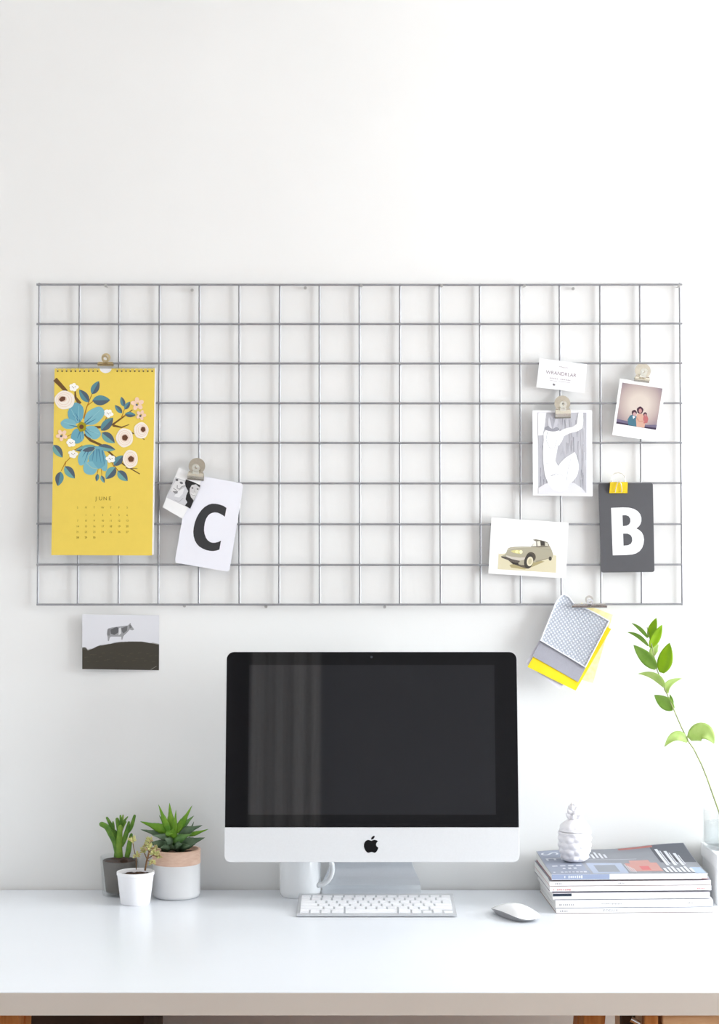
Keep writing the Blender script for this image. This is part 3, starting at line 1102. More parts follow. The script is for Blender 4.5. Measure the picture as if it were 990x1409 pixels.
p.poly([(410, 880), (460, 865), (510, 890), (540, 980), (520, 1085), (400, 1066), (392, 960)], ink((204, 164, 146)))
p.poly([(510, 890), (560, 895), (580, 950), (565, 1010), (510, 1020), (500, 950)], ink((178, 104, 106)))
p.ell(455, 818, 50, 54, ink((70, 42, 56)), wob=0.05)
p.ell(458, 828, 24, 33, ink((184, 138, 136)))
p.ell(366, 856, 40, 42, ink((76, 52, 64)), wob=0.05)
p.ell(370, 878, 25, 28, ink((196, 160, 160)))
p.ell(531, 880, 29, 30, ink((72, 46, 60)), wob=0.05)
p.ell(534, 893, 17, 20, ink((180, 128, 128)))
p.stroke([(400, 930), (440, 990), (520, 985)], 22, 18, ink((196, 148, 130)))
p.build('group_print', t)
bulldog(883.5, 524.6, 0.0285, 0.0177, -8, 0.0150, 'bulldog clip with a shiny round ear, holding the tilted instant photo', NICKEL, jaw=0.0080)

# ================================================================== CAR PHOTO
t = thing('car_photo', pix(728, 755, 0.02), 'white bordered print of a vintage pale car on the lower right of the grid', 'photo')
ko = flat_off(0.0146)
b = MB()
sheet(b, [(676.8, 712.1), (783.0, 719.2), (779.0, 795.8), (672.4, 789.0)], ko, 0.0004, PAPERG)
b.build('photo_paper', t)
p = Print(665, 700, 8.25, ko)
p.poly([(178, 500), (500, 470), (835, 530), (829, 727), (168, 686)], ink((216, 208, 178)))
p.poly([(186, 300), (840, 340), (835, 532), (500, 480), (180, 515)], ink((242, 242, 240)))
p.poly([(300, 640), (420, 600), (640, 585), (700, 600), (560, 660), (470, 690), (320, 668)], ink((172, 160, 118)))
p.poly([(260, 560), (420, 600), (560, 640), (500, 680), (430, 660), (330, 622)], ink((96, 88, 78)))
BODY, BODY2 = ink((172, 166, 146)), ink((150, 144, 124))
p.poly([(205, 540), (245, 522), (262, 500), (285, 450), (310, 438), (370, 432), (450, 428), (548, 430), (700, 425), (745, 405), (762, 430), (782, 470), (797, 515),
        (790, 555), (750, 565), (700, 580), (640, 598), (580, 612), (560, 560), (520, 560), (490, 640), (440, 640), (400, 628), (340, 602), (270, 575)], BODY)
p.poly([(545, 432), (572, 400), (600, 372), (565, 352), (600, 346), (650, 355), (700, 368), (735, 382), (752, 412), (745, 432), (640, 440)], ink((126, 120, 106)))
p.poly([(556, 426), (580, 392), (604, 366), (606, 425)], ink((228, 226, 216)))
p.poly([(614, 370), (648, 366), (655, 422), (620, 424)], ink((222, 220, 208)))
p.poly([(652, 362), (698, 372), (700, 418), (660, 416)], ink((66, 62, 58)))
p.poly([(706, 382), (735, 390), (745, 425), (706, 420)], ink((206, 202, 188)))
p.stroke([(270, 470), (330, 448), (440, 440), (545, 436)], 6, 4, ink((198, 192, 172)))
p.poly([(315, 478), (360, 468), (440, 470), (452, 500), (430, 515), (340, 500)], ink((208, 202, 140)))
p.ell(385, 488, 22, 18, ink((232, 226, 168)))
p.ell(432, 490, 18, 20, ink((240, 236, 196)))
p.poly([(262, 528), (330, 545), (420, 555), (490, 550), (494, 572), (420, 590), (330, 575), (268, 548)], ink((204, 198, 186)))
p.poly([(205, 540), (262, 545), (330, 572), (420, 592), (410, 612), (330, 600), (255, 572), (212, 556)], ink((92, 86, 80)))
p.poly([(318, 600), (400, 612), (408, 640), (340, 630)], ink((60, 56, 54)))
p.ell(545, 548, 55, 56, ink((88, 82, 72)), 0)
p.ell(520, 596, 52, 86, ink((70, 66, 62)), 12)
p.ell(534, 598, 36, 55, ink((222, 214, 186)), 10)
p.ell(534, 598, 20, 34, ink((196, 188, 156)), 10)
p.ell(764, 566, 18, 24, ink((76, 72, 66)), 0)
p.stroke([(600, 600), (700, 575), (745, 560)], 14, 6, BODY2)
p.stroke([(640, 450), (780, 470)], 3, 3, BODY2)
p.build('car_print', t)

# ================================================================== LETTER CARD B
CARDG = mat('charcoal_card_stock', (84, 84, 88), rough=0.7, noise=0.03, nscale=60)
t = thing('letter_card', pix(862, 725, 0.02), 'charcoal card with rounded corners and a bold white letter B, at right of the grid', 'card')
lo_ = lambda x, y: 0.0165 + (y - 664) * 0.00002
b = MB()
sheet(b, round_quad([(823.9, 665.0), (898.9, 664.2), (901.2, 787.0), (827.6, 787.8)], 3.6), lo_, 0.0008, CARDG)
b.build('card', t)
p = Print(650, 640, 3.5357, lo_)
WB = ink((246, 246, 248))
p.poly([(677, 208), (735, 206), (765, 207), (788, 213), (806, 224), (818, 238), (824, 255), (824, 273), (819, 288), (811, 299), (799, 308), (813, 315), (826, 327), (834, 343), (837, 362),
        (835, 382), (828, 402), (816, 418), (799, 429), (778, 435), (752, 437), (685, 439)], WB)
GB = ink((84, 84, 88))
p.poly([(732, 244), (748, 243), (762, 248), (770, 260), (771, 275), (765, 288), (752, 295), (734, 297)], GB)
p.poly([(735, 333), (756, 333), (771, 339), (779, 352), (780, 368), (774, 382), (760, 390), (737, 392)], GB)
p.build('letter_print', t)
# yellow binder clip on top of it
o = pix(851.3, 678.0, 0.0173)
t = thing('binder_clip', o, 'yellow metal binder clip with a folded wire loop, on the letter B card', 'clip')
b = MB()
hw, hh = 0.0172, 0.0192


def bc(x, z, d):
    return o + Vector((x, -d, z))


for (d0, d1) in ((0.0010, 0.0092), (-0.0014, 0.0076)):
    pass
b.prism([bc(-hw, 0, 0.0010), bc(hw, 0, 0.0010), bc(hw * 0.96, hh, 0.0100), bc(-hw * 0.96, hh, 0.0100)],
        [bc(-hw, 0, 0.0004), bc(hw, 0, 0.0004), bc(hw * 0.96, hh, 0.0092), bc(-hw * 0.96, hh, 0.0092)], GOLD)
b.build('front_plate', t)
b = MB()
b.prism([bc(-hw * 0.96, hh, 0.0100), bc(hw * 0.96, hh, 0.0100), bc(hw * 0.96, hh + 0.0007, 0.0100), bc(-hw * 0.96, hh + 0.0007, 0.0100)],
        [bc(-hw * 0.96, hh, -0.0016), bc(hw * 0.96, hh, -0.0016), bc(hw * 0.96, hh + 0.0007, -0.0016), bc(-hw * 0.96, hh + 0.0007, -0.0016)], GOLD)
b.build('spine', t)
b = MB()
b.prism([bc(-hw, 0, -0.0013), bc(hw, 0, -0.0013), bc(hw * 0.96, hh, -0.0010), bc(-hw * 0.96, hh, -0.0010)],
        [bc(-hw, 0, -0.0019), bc(hw, 0, -0.0019), bc(hw * 0.96, hh, -0.0016), bc(-hw * 0.96, hh, -0.0016)], GOLD)
b.build('rear_plate', t)
b = MB()
b.tube([bc(-hw, 0, 0.0013), bc(hw, 0, 0.0013)], 0.0010, GOLD, seg=8)
b.build('rolled_lip', t, smooth=True)
LOOPW = mat('pale_wire_loop', (236, 232, 222), rough=0.25, metal=0.6, noise=0.05)
b = MB()
lp = [(-0.0115, hh + 0.0005, 0.004), (-0.0125, hh + 0.006, 0.003), (-0.0115, hh + 0.013, 0.002), (-0.007, hh + 0.0175, 0.001), (0, hh + 0.019, 0.001), (0.007, hh + 0.0175, 0.001),
      (0.0115, hh + 0.013, 0.002), (0.0125, hh + 0.006, 0.003), (0.0115, hh + 0.0005, 0.004)]
b.tube([bc(*q) for q in lp], 0.0009, LOOPW, seg=8)
b.build('rear_wire_loop', t, smooth=True)
b = MB()
lp = [(-0.006, 0.001, 0.0032), (-0.0058, 0.008, 0.0075), (-0.0035, 0.017, 0.0115), (0, hh + 0.002, 0.013), (0.0035, 0.017, 0.0115), (0.0058, 0.008, 0.0075), (0.006, 0.001, 0.0032)]
b.tube([bc(*q) for q in lp], 0.0008, LOOPW, seg=8)
b.build('front_wire_loop', t, smooth=True)

# ================================================================== FABRIC SWATCHES
def weave(name, rgb, rgb2, sc):
    if name in MATS:
        return MATS[name]
    m = mat(name, rgb, rough=0.95, spec=0.1)
    nt = m.node_tree
    p_ = nt.nodes['Principled BSDF']
    tc = nt.nodes.new('ShaderNodeTexCoord')
    mp = nt.nodes.new('ShaderNodeMapping')
    mp.inputs['Rotation'].default_value = (math.radians(90), 0, 0)
    nt.links.new(tc.outputs['Object'], mp.inputs['Vector'])
    fs = []
    for rot in (0.55, -0.95):
        m2 = nt.nodes.new('ShaderNodeMapping')
        m2.inputs['Rotation'].default_value = (0, 0, rot)
        nt.links.new(mp.outputs[0], m2.inputs['Vector'])
        wv = nt.nodes.new('ShaderNodeTexWave')
        wv.inputs['Scale'].default_value = sc
        wv.inputs['Distortion'].default_value = 1.0
        nt.links.new(m2.outputs[0], wv.inputs['Vector'])
        fs.append(wv)
    mu = nt.nodes.new('ShaderNodeMath')
    mu.operation = 'MULTIPLY'
    nt.links.new(fs[0].outputs['Fac'], mu.inputs[0])
    nt.links.new(fs[1].outputs['Fac'], mu.inputs[1])
    mx = nt.nodes.new('ShaderNodeMix')
    mx.data_type = 'RGBA'
    mx.inputs[6].default_value, mx.inputs[7].default_value = lin(rgb), lin(rgb2)
    nt.links.new(mu.outputs[0], mx.inputs[0])
    nt.links.new(mx.outputs[2], p_.inputs['Base Color'])
    bp = nt.nodes.new('ShaderNodeBump')
    bp.inputs['Strength'].default_value = 0.6
    bp.inputs['Distance'].default_value = 0.001
    nt.links.new(mu.outputs[0], bp.inputs['Height'])
    nt.links.new(bp.outputs[0], p_.inputs['Normal'])
    return m


WV = weave('grey_white_weave', (172, 178, 190), (232, 234, 239), 58)
SWG = mat('grey_cotton', (166, 166, 176), rough=0.95, spec=0.1, noise=0.05, nscale=400, bump=0.15, bscale=900)
SWY = mat('yellow_cotton', (248, 222, 52), rough=0.9, spec=0.1, rgb2=(246, 214, 44), nscale=30, bump=0.15, bscale=900)
SWP = mat('pale_yellow_cotton', (240, 228, 158), rough=0.9, spec=0.1, rgb2=(246, 238, 196), nscale=120, bump=0.15, bscale=900)
SWL = mat('pale_lavender_cotton', (222, 220, 230), rough=0.9, spec=0.1, noise=0.04, nscale=300, bump=0.15, bscale=900)
HEM = mat('white_hem_thread', (232, 234, 240), rough=0.9, noise=0.03, nscale=300)


def swatch(name, label, pts, base, m, th=0.0007, hem=False):
    def of(x, y):
        return base + max(0.0, (y - 838)) * 0.00026 + 0.0016 * math.sin((x - 700) * 0.045)
    def cv(q):
        return (q[0] / 6.6 + 710, q[1] / 6.6 + 810)
    P_ = [cv(q) for q in pts]
    ctr = (sum(q[0] for q in P_) / len(P_), sum(q[1] for q in P_) / len(P_))
    t = thing(name, pix(ctr[0], max(q[1] for q in P_), base), label, 'fabric swatch', 'fabric swatches under one clip')
    # the cloth: bilinear patch through the outline (four sides), so that it bends with of()
    b = MB()
    A, B_, C_, D = [Vector(q) for q in (P_[0], P_[1], P_[2], P_[3])]

    def fn(u, v):
        q = (A * (1 - u) + B_ * u) * (1 - v) + (D * (1 - u) + C_ * u) * v
        cx = 0.0
        if len(P_) > 4 and v < 0.5:      # lifted rounded fold along the top edge
            k = (1 - v / 0.5) ** 2
            for i in range(4, len(P_)):
                c_ = P_[i]
                cx += 0
        return pix(q.x, q.y, of(q.x, q.y))
    b.grid(fn, 12, 14, m, thick=lambda u, v: (0, th, 0))
    b.build('cloth', t, smooth=True)
    if hem:
        b = MB()
        lay = 0.0004
        ed = [(0.012, 0.02), (0.012, 0.985), (0.985, 0.985), (0.985, 0.05)]
        for (u0, v0), (u1, v1) in zip(ed, ed[1:]):
            b.tube([Vector(fn(u0 + (u1 - u0) * k / 14, v0 + (v1 - v0) * k / 14)) + Vector((0, -lay, 0)) for k in range(15)], 0.0013, HEM, seg=6)
        b.build('hem', t, smooth=True)
    return t


swatch('fabric_swatch', 'pale lavender fabric swatch peeking out at the back left of the pile', [(420, 140), (800, 330), (400, 916), (92, 672)], 0.0150, SWL)
swatch('fabric_swatch', 'pale yellow fabric swatch showing behind the pile at the right', [(596, 128), (882, 238), (702, 856), (430, 780)], 0.0163, SWP)
swatch('fabric_swatch', 'bright yellow fabric swatch under the grey ones, its lower edge showing', [(430, 150), (868, 366), (545, 926), (108, 710)], 0.0178, SWY)
swatch('fabric_swatch', 'plain mid grey fabric swatch between the woven one and the yellow one', [(420, 120), (842, 322), (568, 848), (152, 612)], 0.0193, SWG)


def woven():
    TOPC = [(362, 128), (392, 80), (438, 46), (486, 72), (528, 132), (620, 168), (740, 228), (856, 295)]
    cum = [0.0]
    for a_, b_ in zip(TOPC, TOPC[1:]):
        cum.append(cum[-1] + math.hypot(b_[0] - a_[0], b_[1] - a_[1]))

    def top(u):
        s = u * cum[-1]
        for i in range(len(cum) - 1):
            if s <= cum[i + 1] + 1e-9:
                k = (s - cum[i]) / (cum[i + 1] - cum[i])
                return Vector(TOPC[i]).lerp(Vector(TOPC[i + 1]), k)
        return Vector(TOPC[-1])

    def fn(u, v, lay=0.0):
        bt = Vector((225, 470)).lerp(Vector((636, 716)), u)
        q = top(u).lerp(bt, v)
        x, y = q.x / 6.6 + 710, q.y / 6.6 + 810
        off = 0.0210 + max(0, y - 838) * 0.00027 + 0.002 * math.sin((x - 700) * 0.05) + lay + 0.006 * max(0, 1 - v * 3) * max(0, 1 - u * 2.2)
        return pix(x, y, off)
    t = thing('fabric_swatch', pix(790, 918, 0.025), 'front fabric swatch of grey and white weave with a white hem', 'fabric swatch', 'fabric swatches under one clip')
    b = MB()
    b.grid(fn, 28, 20, WV, thick=lambda u, v: (0, 0.0009, 0))
    b.build('cloth', t, smooth=True)
    b = MB()
    n = 40
    b.tube([fn(0.004, k / n, 0.0006) for k in range(n + 1)], 0.0015, HEM, seg=6)
    b.tube([fn(k / n, 0.995, 0.0006) for k in range(n + 1)], 0.0013, HEM, seg=6)
    b.tube([fn(0.99, 1 - k / n, 0.0006) for k in range(n + 1)], 0.0013, HEM, seg=6)
    b.tube([fn(k / n, 0.008, 0.0006) for k in range(n + 1)], 0.0014, HEM, seg=6)
    b.build('hem', t, smooth=True)


woven()
bulldog(811.5, 835.2, 0.066, 0.0258, 0, 0.008, 'long slim brass clip on the bottom wire, pinching the fabric swatches', CHROME, ring=True, jaw=0.0045, ears=0.98)

# ================================================================== COMPUTER
Bp, Tp = pix(511.6, 1186.3, 0.18), pix(512.2, 896.6, 0.138)
Bp.x = Tp.x = (Bp.x + Tp.x) / 2
UP = (Tp - Bp).normalized()
RT = Vector((1, 0, 0))
NR = RT.cross(UP)
H = (Tp - Bp).length
WD = 0.5275


def cl(a, b_, c=0.0):
    return Bp + RT * a + UP * b_ + NR * c


def rrect(x0, x1, y0, y1, rs, n=6):
    """rounded rectangle; rs = radii at (bl, br, tr, tl)"""
    out = []
    for (cx, cy, a0, r) in ((x0 + rs[0], y0 + rs[0], 180, rs[0]), (x1 - rs[1], y0 + rs[1], 270, rs[1]), (x1 - rs[2], y1 - rs[2], 0, rs[2]), (x0 + rs[3], y1 - rs[3], 90, rs[3])):
        k = n if r > 1e-5 else 0
        for i in range(k + 1):
            t_ = math.radians(a0 + (90 * i / k if k else 0))
            out.append((cx + r * math.cos(t_), cy + r * math.sin(t_)))
    return out


t = thing('computer', Vector((Bp.x, -0.10, DESK)), 'silver all in one desktop computer with a dark blank screen on the white desk', 'computer')
b = MB()
ol = rrect(-WD / 2, WD / 2, 0, H, (0.011, 0.011, 0.014, 0.014))
cxm, cym = 0.0, H / 2
loops = [(1.0, 0.0), (1.0, -0.006), (0.985, -0.010), (0.90, -0.019), (0.72, -0.031), (0.45, -0.039), (0.15, -0.042)]
vv, ff = [], []
n = len(ol)
for s, c in loops:
    vv += [cl(cxm + (x - cxm) * s, cym + (y - cym) * s, c) for x, y in ol]
for i in range(len(loops) - 1):
    for k in range(n):
        k2 = (k + 1) % n
        ff.append((i * n + k, i * n + k2, (i + 1) * n + k2, (i + 1) * n + k))
ff.append(tuple(range(n)))
ff.append(tuple(range(len(loops) * n - 1, (len(loops) - 1) * n - 1, -1)))
b.mesh(vv, ff, ALU)
b.build('housing', t, smooth=True)
HC = 0.0612
b = MB()
ch = rrect(-WD / 2 + 0.0002, WD / 2 - 0.0002, 0.0002, HC - 0.0006, (0.011, 0.011, 0, 0))
b.prism([cl(x, y, 0.0010) for x, y in ch], [cl(x, y, 0.0) for x, y in ch], ALU)
b.build('chin', t, bevel=0.0005)
b = MB()
gl = rrect(-WD / 2 + 0.0008, WD / 2 - 0.0008, HC, H - 0.0008, (0, 0, 0.0132, 0.0132))
b.prism([cl(x, y, 0.0012) for x, y in gl], [cl(x, y, 0.0001) for x, y in gl], BLACKG)
sg = b.build('screen_glass', t, bevel=0.0004)


def on_screen(px, py):
    """where the photograph's ray meets the front plane: local (a, b)"""
    o = pix(px, py, 0.3)
    d = (o - CAM).normalized()
    k = (Bp - CAM).dot(NR) / d.dot(NR)
    q = CAM + d * k - Bp
    return q.dot(RT), q.dot(UP)


a0, b1 = on_screen(343, 915)
a1, b0 = on_screen(681, 1121)
b = MB()
ap = [(a0, b0), (-a0, b0), (-a0, b1), (a0, b1)]
b.prism([cl(x, y, 0.00135) for x, y in ap], [cl(x, y, 0.0011) for x, y in ap], PANEL)
b.build('display_panel', t)
b = MB()
ax, by = on_screen(511.5, 904)
b.prism([cl(ax + 0.0022 * math.cos(k * 0.5236), by + 0.0022 * math.sin(k * 0.5236), 0.0014) for k in range(12)],
        [cl(ax + 0.0022 * math.cos(k * 0.5236), by + 0.0022 * math.sin(k * 0.5236), 0.0011) for k in range(12)], mat('lens_grey', (60, 62, 66), rough=0.1))
b.build('webcam_lens', t)
ax, by = on_screen(511.3, 1173.3)
S = 0.0305
b = MB()
AP = [(0.02, 0.70), (0.09, 0.735), (0.17, 0.755), (0.26, 0.745), (0.33, 0.715), (0.385, 0.665), (0.33, 0.62), (0.29, 0.555), (0.275, 0.48), (0.29, 0.41), (0.33, 0.35), (0.41, 0.30),
      (0.375, 0.19), (0.32, 0.09), (0.26, 0.025), (0.20, 0.0), (0.13, 0.012), (0.05, 0.042), (-0.02, 0.045), (-0.10, 0.015), (-0.18, 0.0), (-0.26, 0.035), (-0.33, 0.11), (-0.395, 0.225),
      (-0.43, 0.35), (-0.43, 0.48), (-0.40, 0.59), (-0.345, 0.675), (-0.27, 0.73), (-0.19, 0.753), (-0.10, 0.738), (-0.03, 0.708)]
LF = [(0.0, 0.775), (0.0, 0.85), (0.035, 0.92), (0.10, 0.975), (0.195, 1.0), (0.195, 0.93), (0.16, 0.86), (0.10, 0.80)]
for sh in (AP, LF):
    b.prism([cl(ax + x * S, by + y * S * 0.98, 0.0014) for x, y in sh], [cl(ax + x * S, by + y * S * 0.98, 0.0008) for x, y in sh], BLACKP)
b.build('logo_print', t)
# the stand: one bent sheet, foot - bend - neck
prof = [(-0.1085, 0.0026, 0.0915), (-0.070, 0.0042, 0.0915), (-0.046, 0.008, 0.0920), (-0.036, 0.014, 0.0920), (-0.031, 0.026, 0.089), (-0.030, 0.045, 0.080), (-0.035, 0.070, 0.072), (-0.048, 0.12, 0.063), (-0.085, 0.21, 0.055)]
pp = []
for (ya, za, wa), (yb, zb, wb) in zip(prof, prof[1:]):
    for k in range(3):
        s = k / 3
        pp.append((ya + (yb - ya) * s, za + (zb - za) * s, wa + (wb - wa) * s))
pp.append(prof[-1])
b = MB()
for i in range(len(pp) - 1):
    pass
vv, ff = [], []
nn = len(pp)
for i, (y, z, w_) in enumerate(pp):
    ya, za, _ = pp[max(i - 1, 0)]
    yb, zb, _ = pp[min(i + 1, nn - 1)]
    ty, tz = yb - ya, zb - za
    l = math.hypot(ty, tz)
    ny, nz = -tz / l, ty / l            # sheet normal (towards viewer / up)
    h = 0.0024
    for s in (-1, 1):
        vv.append((Bp.x + s * w_, y + ny * h, DESK + z + nz * h))
        vv.append((Bp.x + s * w_, y - ny * h, DESK + z - nz * h))
for i in range(nn - 1):
    a, c = i * 4, (i + 1) * 4
    ff += [(a, a + 2, c + 2, c), (a + 1, c + 1, c + 3, a + 3), (a, c, c + 1, a + 1), (a + 2, a + 3, c + 3, c + 2)]
ff += [(0, 1, 3, 2), ((nn - 1) * 4, (nn - 1) * 4 + 2, (nn - 1) * 4 + 3, (nn - 1) * 4 + 1)]
b.mesh(vv, ff, ALU2)
b.build('stand', t, smooth=True)

# ================================================================== KEYBOARD
KX, KF, KB, KW = (518.4 - 495) / F * 2.955, -0.245, -0.117, 0.2805
t = thing('keyboard', (KX, (KF + KB) / 2, DESK), 'slim silver keyboard with white keys lying in front of the computer on the white desk', 'keyboard')
zf, zb = DESK + 0.0056, DESK + 0.0160
b = MB()
pr = [(KF, DESK + 0.0012), (KF, zf), (KB, zb), (KB, DESK + 0.009), (KB - 0.02, DESK + 0.0055)]
b.prism([(KX - KW / 2, y, z) for y, z in pr], [(KX + KW / 2, y, z) for y, z in pr], ALUK)
b.build('base', t, bevel=0.0012)
b = MB()
b.tube([(KX - KW / 2, KB - 0.006, DESK + 0.0086), (KX + KW / 2, KB - 0.006, DESK + 0.0086)], 0.0080, ALUK, seg=20)
b.build('battery_tube', t, smooth=True)
for sx in (-1, 1):
    b = MB()
    b.box((KX + sx * 0.125 - 0.006, KF + 0.006, DESK), (KX + sx * 0.125 + 0.006, KF + 0.012, DESK + 0.0016), GREYP)
    b.build('foot', t)
slope = math.atan2(zb - zf, KB - KF)
U = 0.2715 / 14.5
KEYMESH = {}
rows = [(0.1105, 0.0105, [14.5 / 14] * 14),
        (0.0940, 0.0163, [1] * 13 + [1.5]),
        (0.0756, 0.0163, [1.5] + [1] * 13),
        (0.0572, 0.0163, [1.75] + [1] * 11 + [1.75]),
        (0.0388, 0.0163, [2.25] + [1] * 10 + [2.25]),
        (0.0204, 0.0163, [1, 1, 1, 1.25, 5, 1.25, 1])]
LEG = math.hypot(KB - KF, zb - zf)


def key(x, s, w_, d_):
    k = (round(w_, 5), round(d_, 5))
    if k not in KEYMESH:
        me = bpy.data.meshes.new('key')
        hw, hd, hh, ins = w_ / 2, d_ / 2, 0.0022, 0.0005
        v = [(-hw, -hd, 0), (hw, -hd, 0), (hw, hd, 0), (-hw, hd, 0), (-hw + ins, -hd + ins, hh), (hw - ins, -hd + ins, hh), (hw - ins, hd - ins, hh), (-hw + ins, hd - ins, hh)]
        me.from_pydata(v, [], [(0, 3, 2, 1), (4, 5, 6, 7), (0, 1, 5, 4), (1, 2, 6, 5), (2, 3, 7, 6), (3, 0, 4, 7)])
        me.materials.append(KEYM)
        KEYMESH[k] = me
    o = bpy.data.objects.new('key', KEYMESH[k])
    COL.objects.link(o)
    o.parent = t
    o.location = Vector((x, KF + s * math.cos(slope), zf + s * math.sin(slope) + 0.0001)) - t.location
    o.rotation_euler = (slope, 0, 0)


GAP = 0.0031
for s, d_, ws in rows:
    s += -0.006
    x = KX - 0.2715 / 2
    for w_ in ws:
        key(x + w_ * U / 2, s, w_ * U - GAP, d_ - 0.0002)
        x += w_ * U
    if len(ws) == 7:                     # arrow cluster
        key(x + U / 2, s - 0.0041, U - GAP, 0.0078)
        x += U
        key(x + U / 2, s + 0.0041, U - GAP, 0.0075)
        key(x + U / 2, s - 0.0041, U - GAP, 0.0078)
        x += U
        key(x + U / 2, s - 0.0041, U - GAP, 0.0078)

# ================================================================== MOUSE
def desk_pt(px, py):
    d = pix(px, py, 0.3) - CAM
    k = (DESK - CAM.z) / d.z
    return CAM + d * k


mc = desk_pt(709.5, 1261.5)
t = thing('mouse', mc, 'smooth white computer mouse on the desk between the keyboard and the magazines', 'mouse')
yaw = math.radians(27)
al, aw = 0.0565, 0.0285


def mloc(s, w_, z):
    """s along the long axis (towards the viewer's right), w across"""
    lx, ly = math.sin(yaw), -math.cos(yaw)
    qx, qy = math.cos(yaw), math.sin(yaw)
    return mc + Vector((lx * s + qx * w_, ly * s + qy * w_, z))


def foot(th, k=1.0):
    c, s = math.cos(th), math.sin(th)
    e = 2 / 2.9
    return math.copysign(abs(c) ** e, c) * al * k, math.copysign(abs(s) ** e, s) * aw * k


N, R = 56, 12
def zedge(s):
    q = s / al
    return 0.0062 + 0.0062 * (1 - q * q)
vv, ff = [], []
for r in range(R + 1):
    k = r / R
    for i in range(N):
        s, w_ = foot(2 * math.pi * i / N, max(k, 1e-3))
        q, p_ = s / al, w_ / aw
        z = zedge(s) + (0.0105 - 0.0045 * q * q) * (1 - k ** 2.4) * (1 - 0.0 * p_)
        vv.append(mloc(s, w_, z))
for r in range(R):
    for i in range(N):
        i2 = (i + 1) % N
        ff.append((r * N + i, r * N + i2, (r + 1) * N + i2, (r + 1) * N + i))
ff.append(tuple(range(N)))
b = MB()
b.mesh(vv, ff, WHITEP)
b.build('top_shell', t, smooth='all')
b = MB()
vv, ff = [], []
for k, dz in ((1.0, 0.0), (0.985, -0.0011), (0.90, -0.45), (0.80, -1.0)):
    for i in range(N):
        s, w_ = foot(2 * math.pi * i / N, k)
        ze = zedge(s / k)
        z = ze + dz if dz > -0.1 else ze * (1 + dz) + 0.0008 * (-dz)
        vv.append(mloc(s, w_, z))
for r in range(3):
    for i in range(N):
        i2 = (i + 1) % N
        ff.append((r * N + i, r * N + i2, (r + 1) * N + i2, (r + 1) * N + i))
ff.append(tuple(range(3 * N, 4 * N)))
b.mesh(vv, ff, GREYP)
b.build('base', t, smooth=True)

# ================================================================== MUG
mx, my, mr = (413.8 - 495) / F * 3.146, -0.054, 0.0385
t = thing('mug', (mx, my, DESK), 'plain white ceramic mug on the desk, half hidden behind the computer\'s lower left edge', 'mug')
b = MB()
z = DESK
prof = [(0.0, z + 0.003), (mr * 0.80, z + 0.003), (mr * 0.84, z), (mr * 0.90, z), (mr * 0.965, z + 0.003), (mr, z + 0.010), (mr, z + 0.092), (mr - 0.0008, z + 0.0945), (mr - 0.0022, z + 0.0945), (mr - 0.0034, z + 0.092),
        (mr - 0.0036, z + 0.012), (mr - 0.008, z + 0.006), (0.0, z + 0.006)]
b.lathe(prof, mx, my, CERAM, seg=56)
b.build('body', t, smooth=True)
b = MB()
hp = []
for k in range(15):
    an = math.radians(102 - 204 * k / 14)
    hp.append((mx + mr - 0.005 + 0.0265 * max(-0.12, math.cos(an)) + 0.0, my - 0.010 - 0.006, z + 0.052 + 0.030 * math.sin(an)))
b.tube(hp, [0.0052] * 15, CERAM, seg=12, flat=1.35)
b.build('handle', t, smooth='all')
# a little computer cable lying by the mug's foot
c0 = desk_pt(404, 1235)

# ================================================================== POTTED PLANTS
def pot_axis(px, off):
    return (px - 495) / F * (3.2 - off), -off


def stalk(t, pts, name, m, seg=10, flat=1.0):
    b = MB()
    P_ = [Vector(q[0]) for q in pts]
    # smooth the path with a few Catmull-Rom samples
    out, rad = [], []
    for i in range(len(P_) - 1):
        p0, p1, p2, p3 = P_[max(i - 1, 0)], P_[i], P_[i + 1], P_[min(i + 2, len(P_) - 1)]
        for k in range(5):
            s = k / 5
            out.append(0.5 * ((2 * p1) + (p2 - p0) * s + (2 * p0 - 5 * p1 + 4 * p2 - p3) * s * s + (3 * p1 - p0 - 3 * p2 + p3) * s ** 3))
            rad.append(pts[i][1] * (1 - s) + pts[i + 1][1] * s)
    out.append(P_[-1])
    rad.append(pts[-1][1])
    tdir = (out[-1] - out[-2]).normalized()
    out += [out[-1] + tdir * rad[-1] * 0.6, out[-1] + tdir * rad[-1] * 0.9]
    rad += [rad[-1] * 0.72, rad[-1] * 0.2]
    b.tube(out, rad, m, seg=seg, flat=flat)
    return b.build(name, t, smooth='all')


def soil_disc(t, cx, cy, r, z, seed):
    rn = random.Random(seed)
    b = MB()
    rows_ = 7
    vv, ff = [(cx, cy, z + 0.002)], []
    n = 28
    for j in range(1, rows_ + 1):
        for k in range(n):
            a_ = 2 * math.pi * k / n
            vv.append((cx + r * j / rows_ * math.cos(a_), cy + r * j / rows_ * math.sin(a_), z + rn.uniform(-0.001, 0.0018) + 0.002 * (1 - (j / rows_) ** 2)))
    for k in range(n):
        ff.append((0, 1 + k, 1 + (k + 1) % n))
    for j in range(rows_ - 1):
        for k in range(n):
            a_, c_ = 1 + j * n, 1 + (j + 1) * n
            ff.append((a_ + k, c_ + k, c_ + (k + 1) % n, a_ + (k + 1) % n))
    b.mesh(vv, ff, SOIL)
    o = b.build('soil', t, smooth='all')
    return o


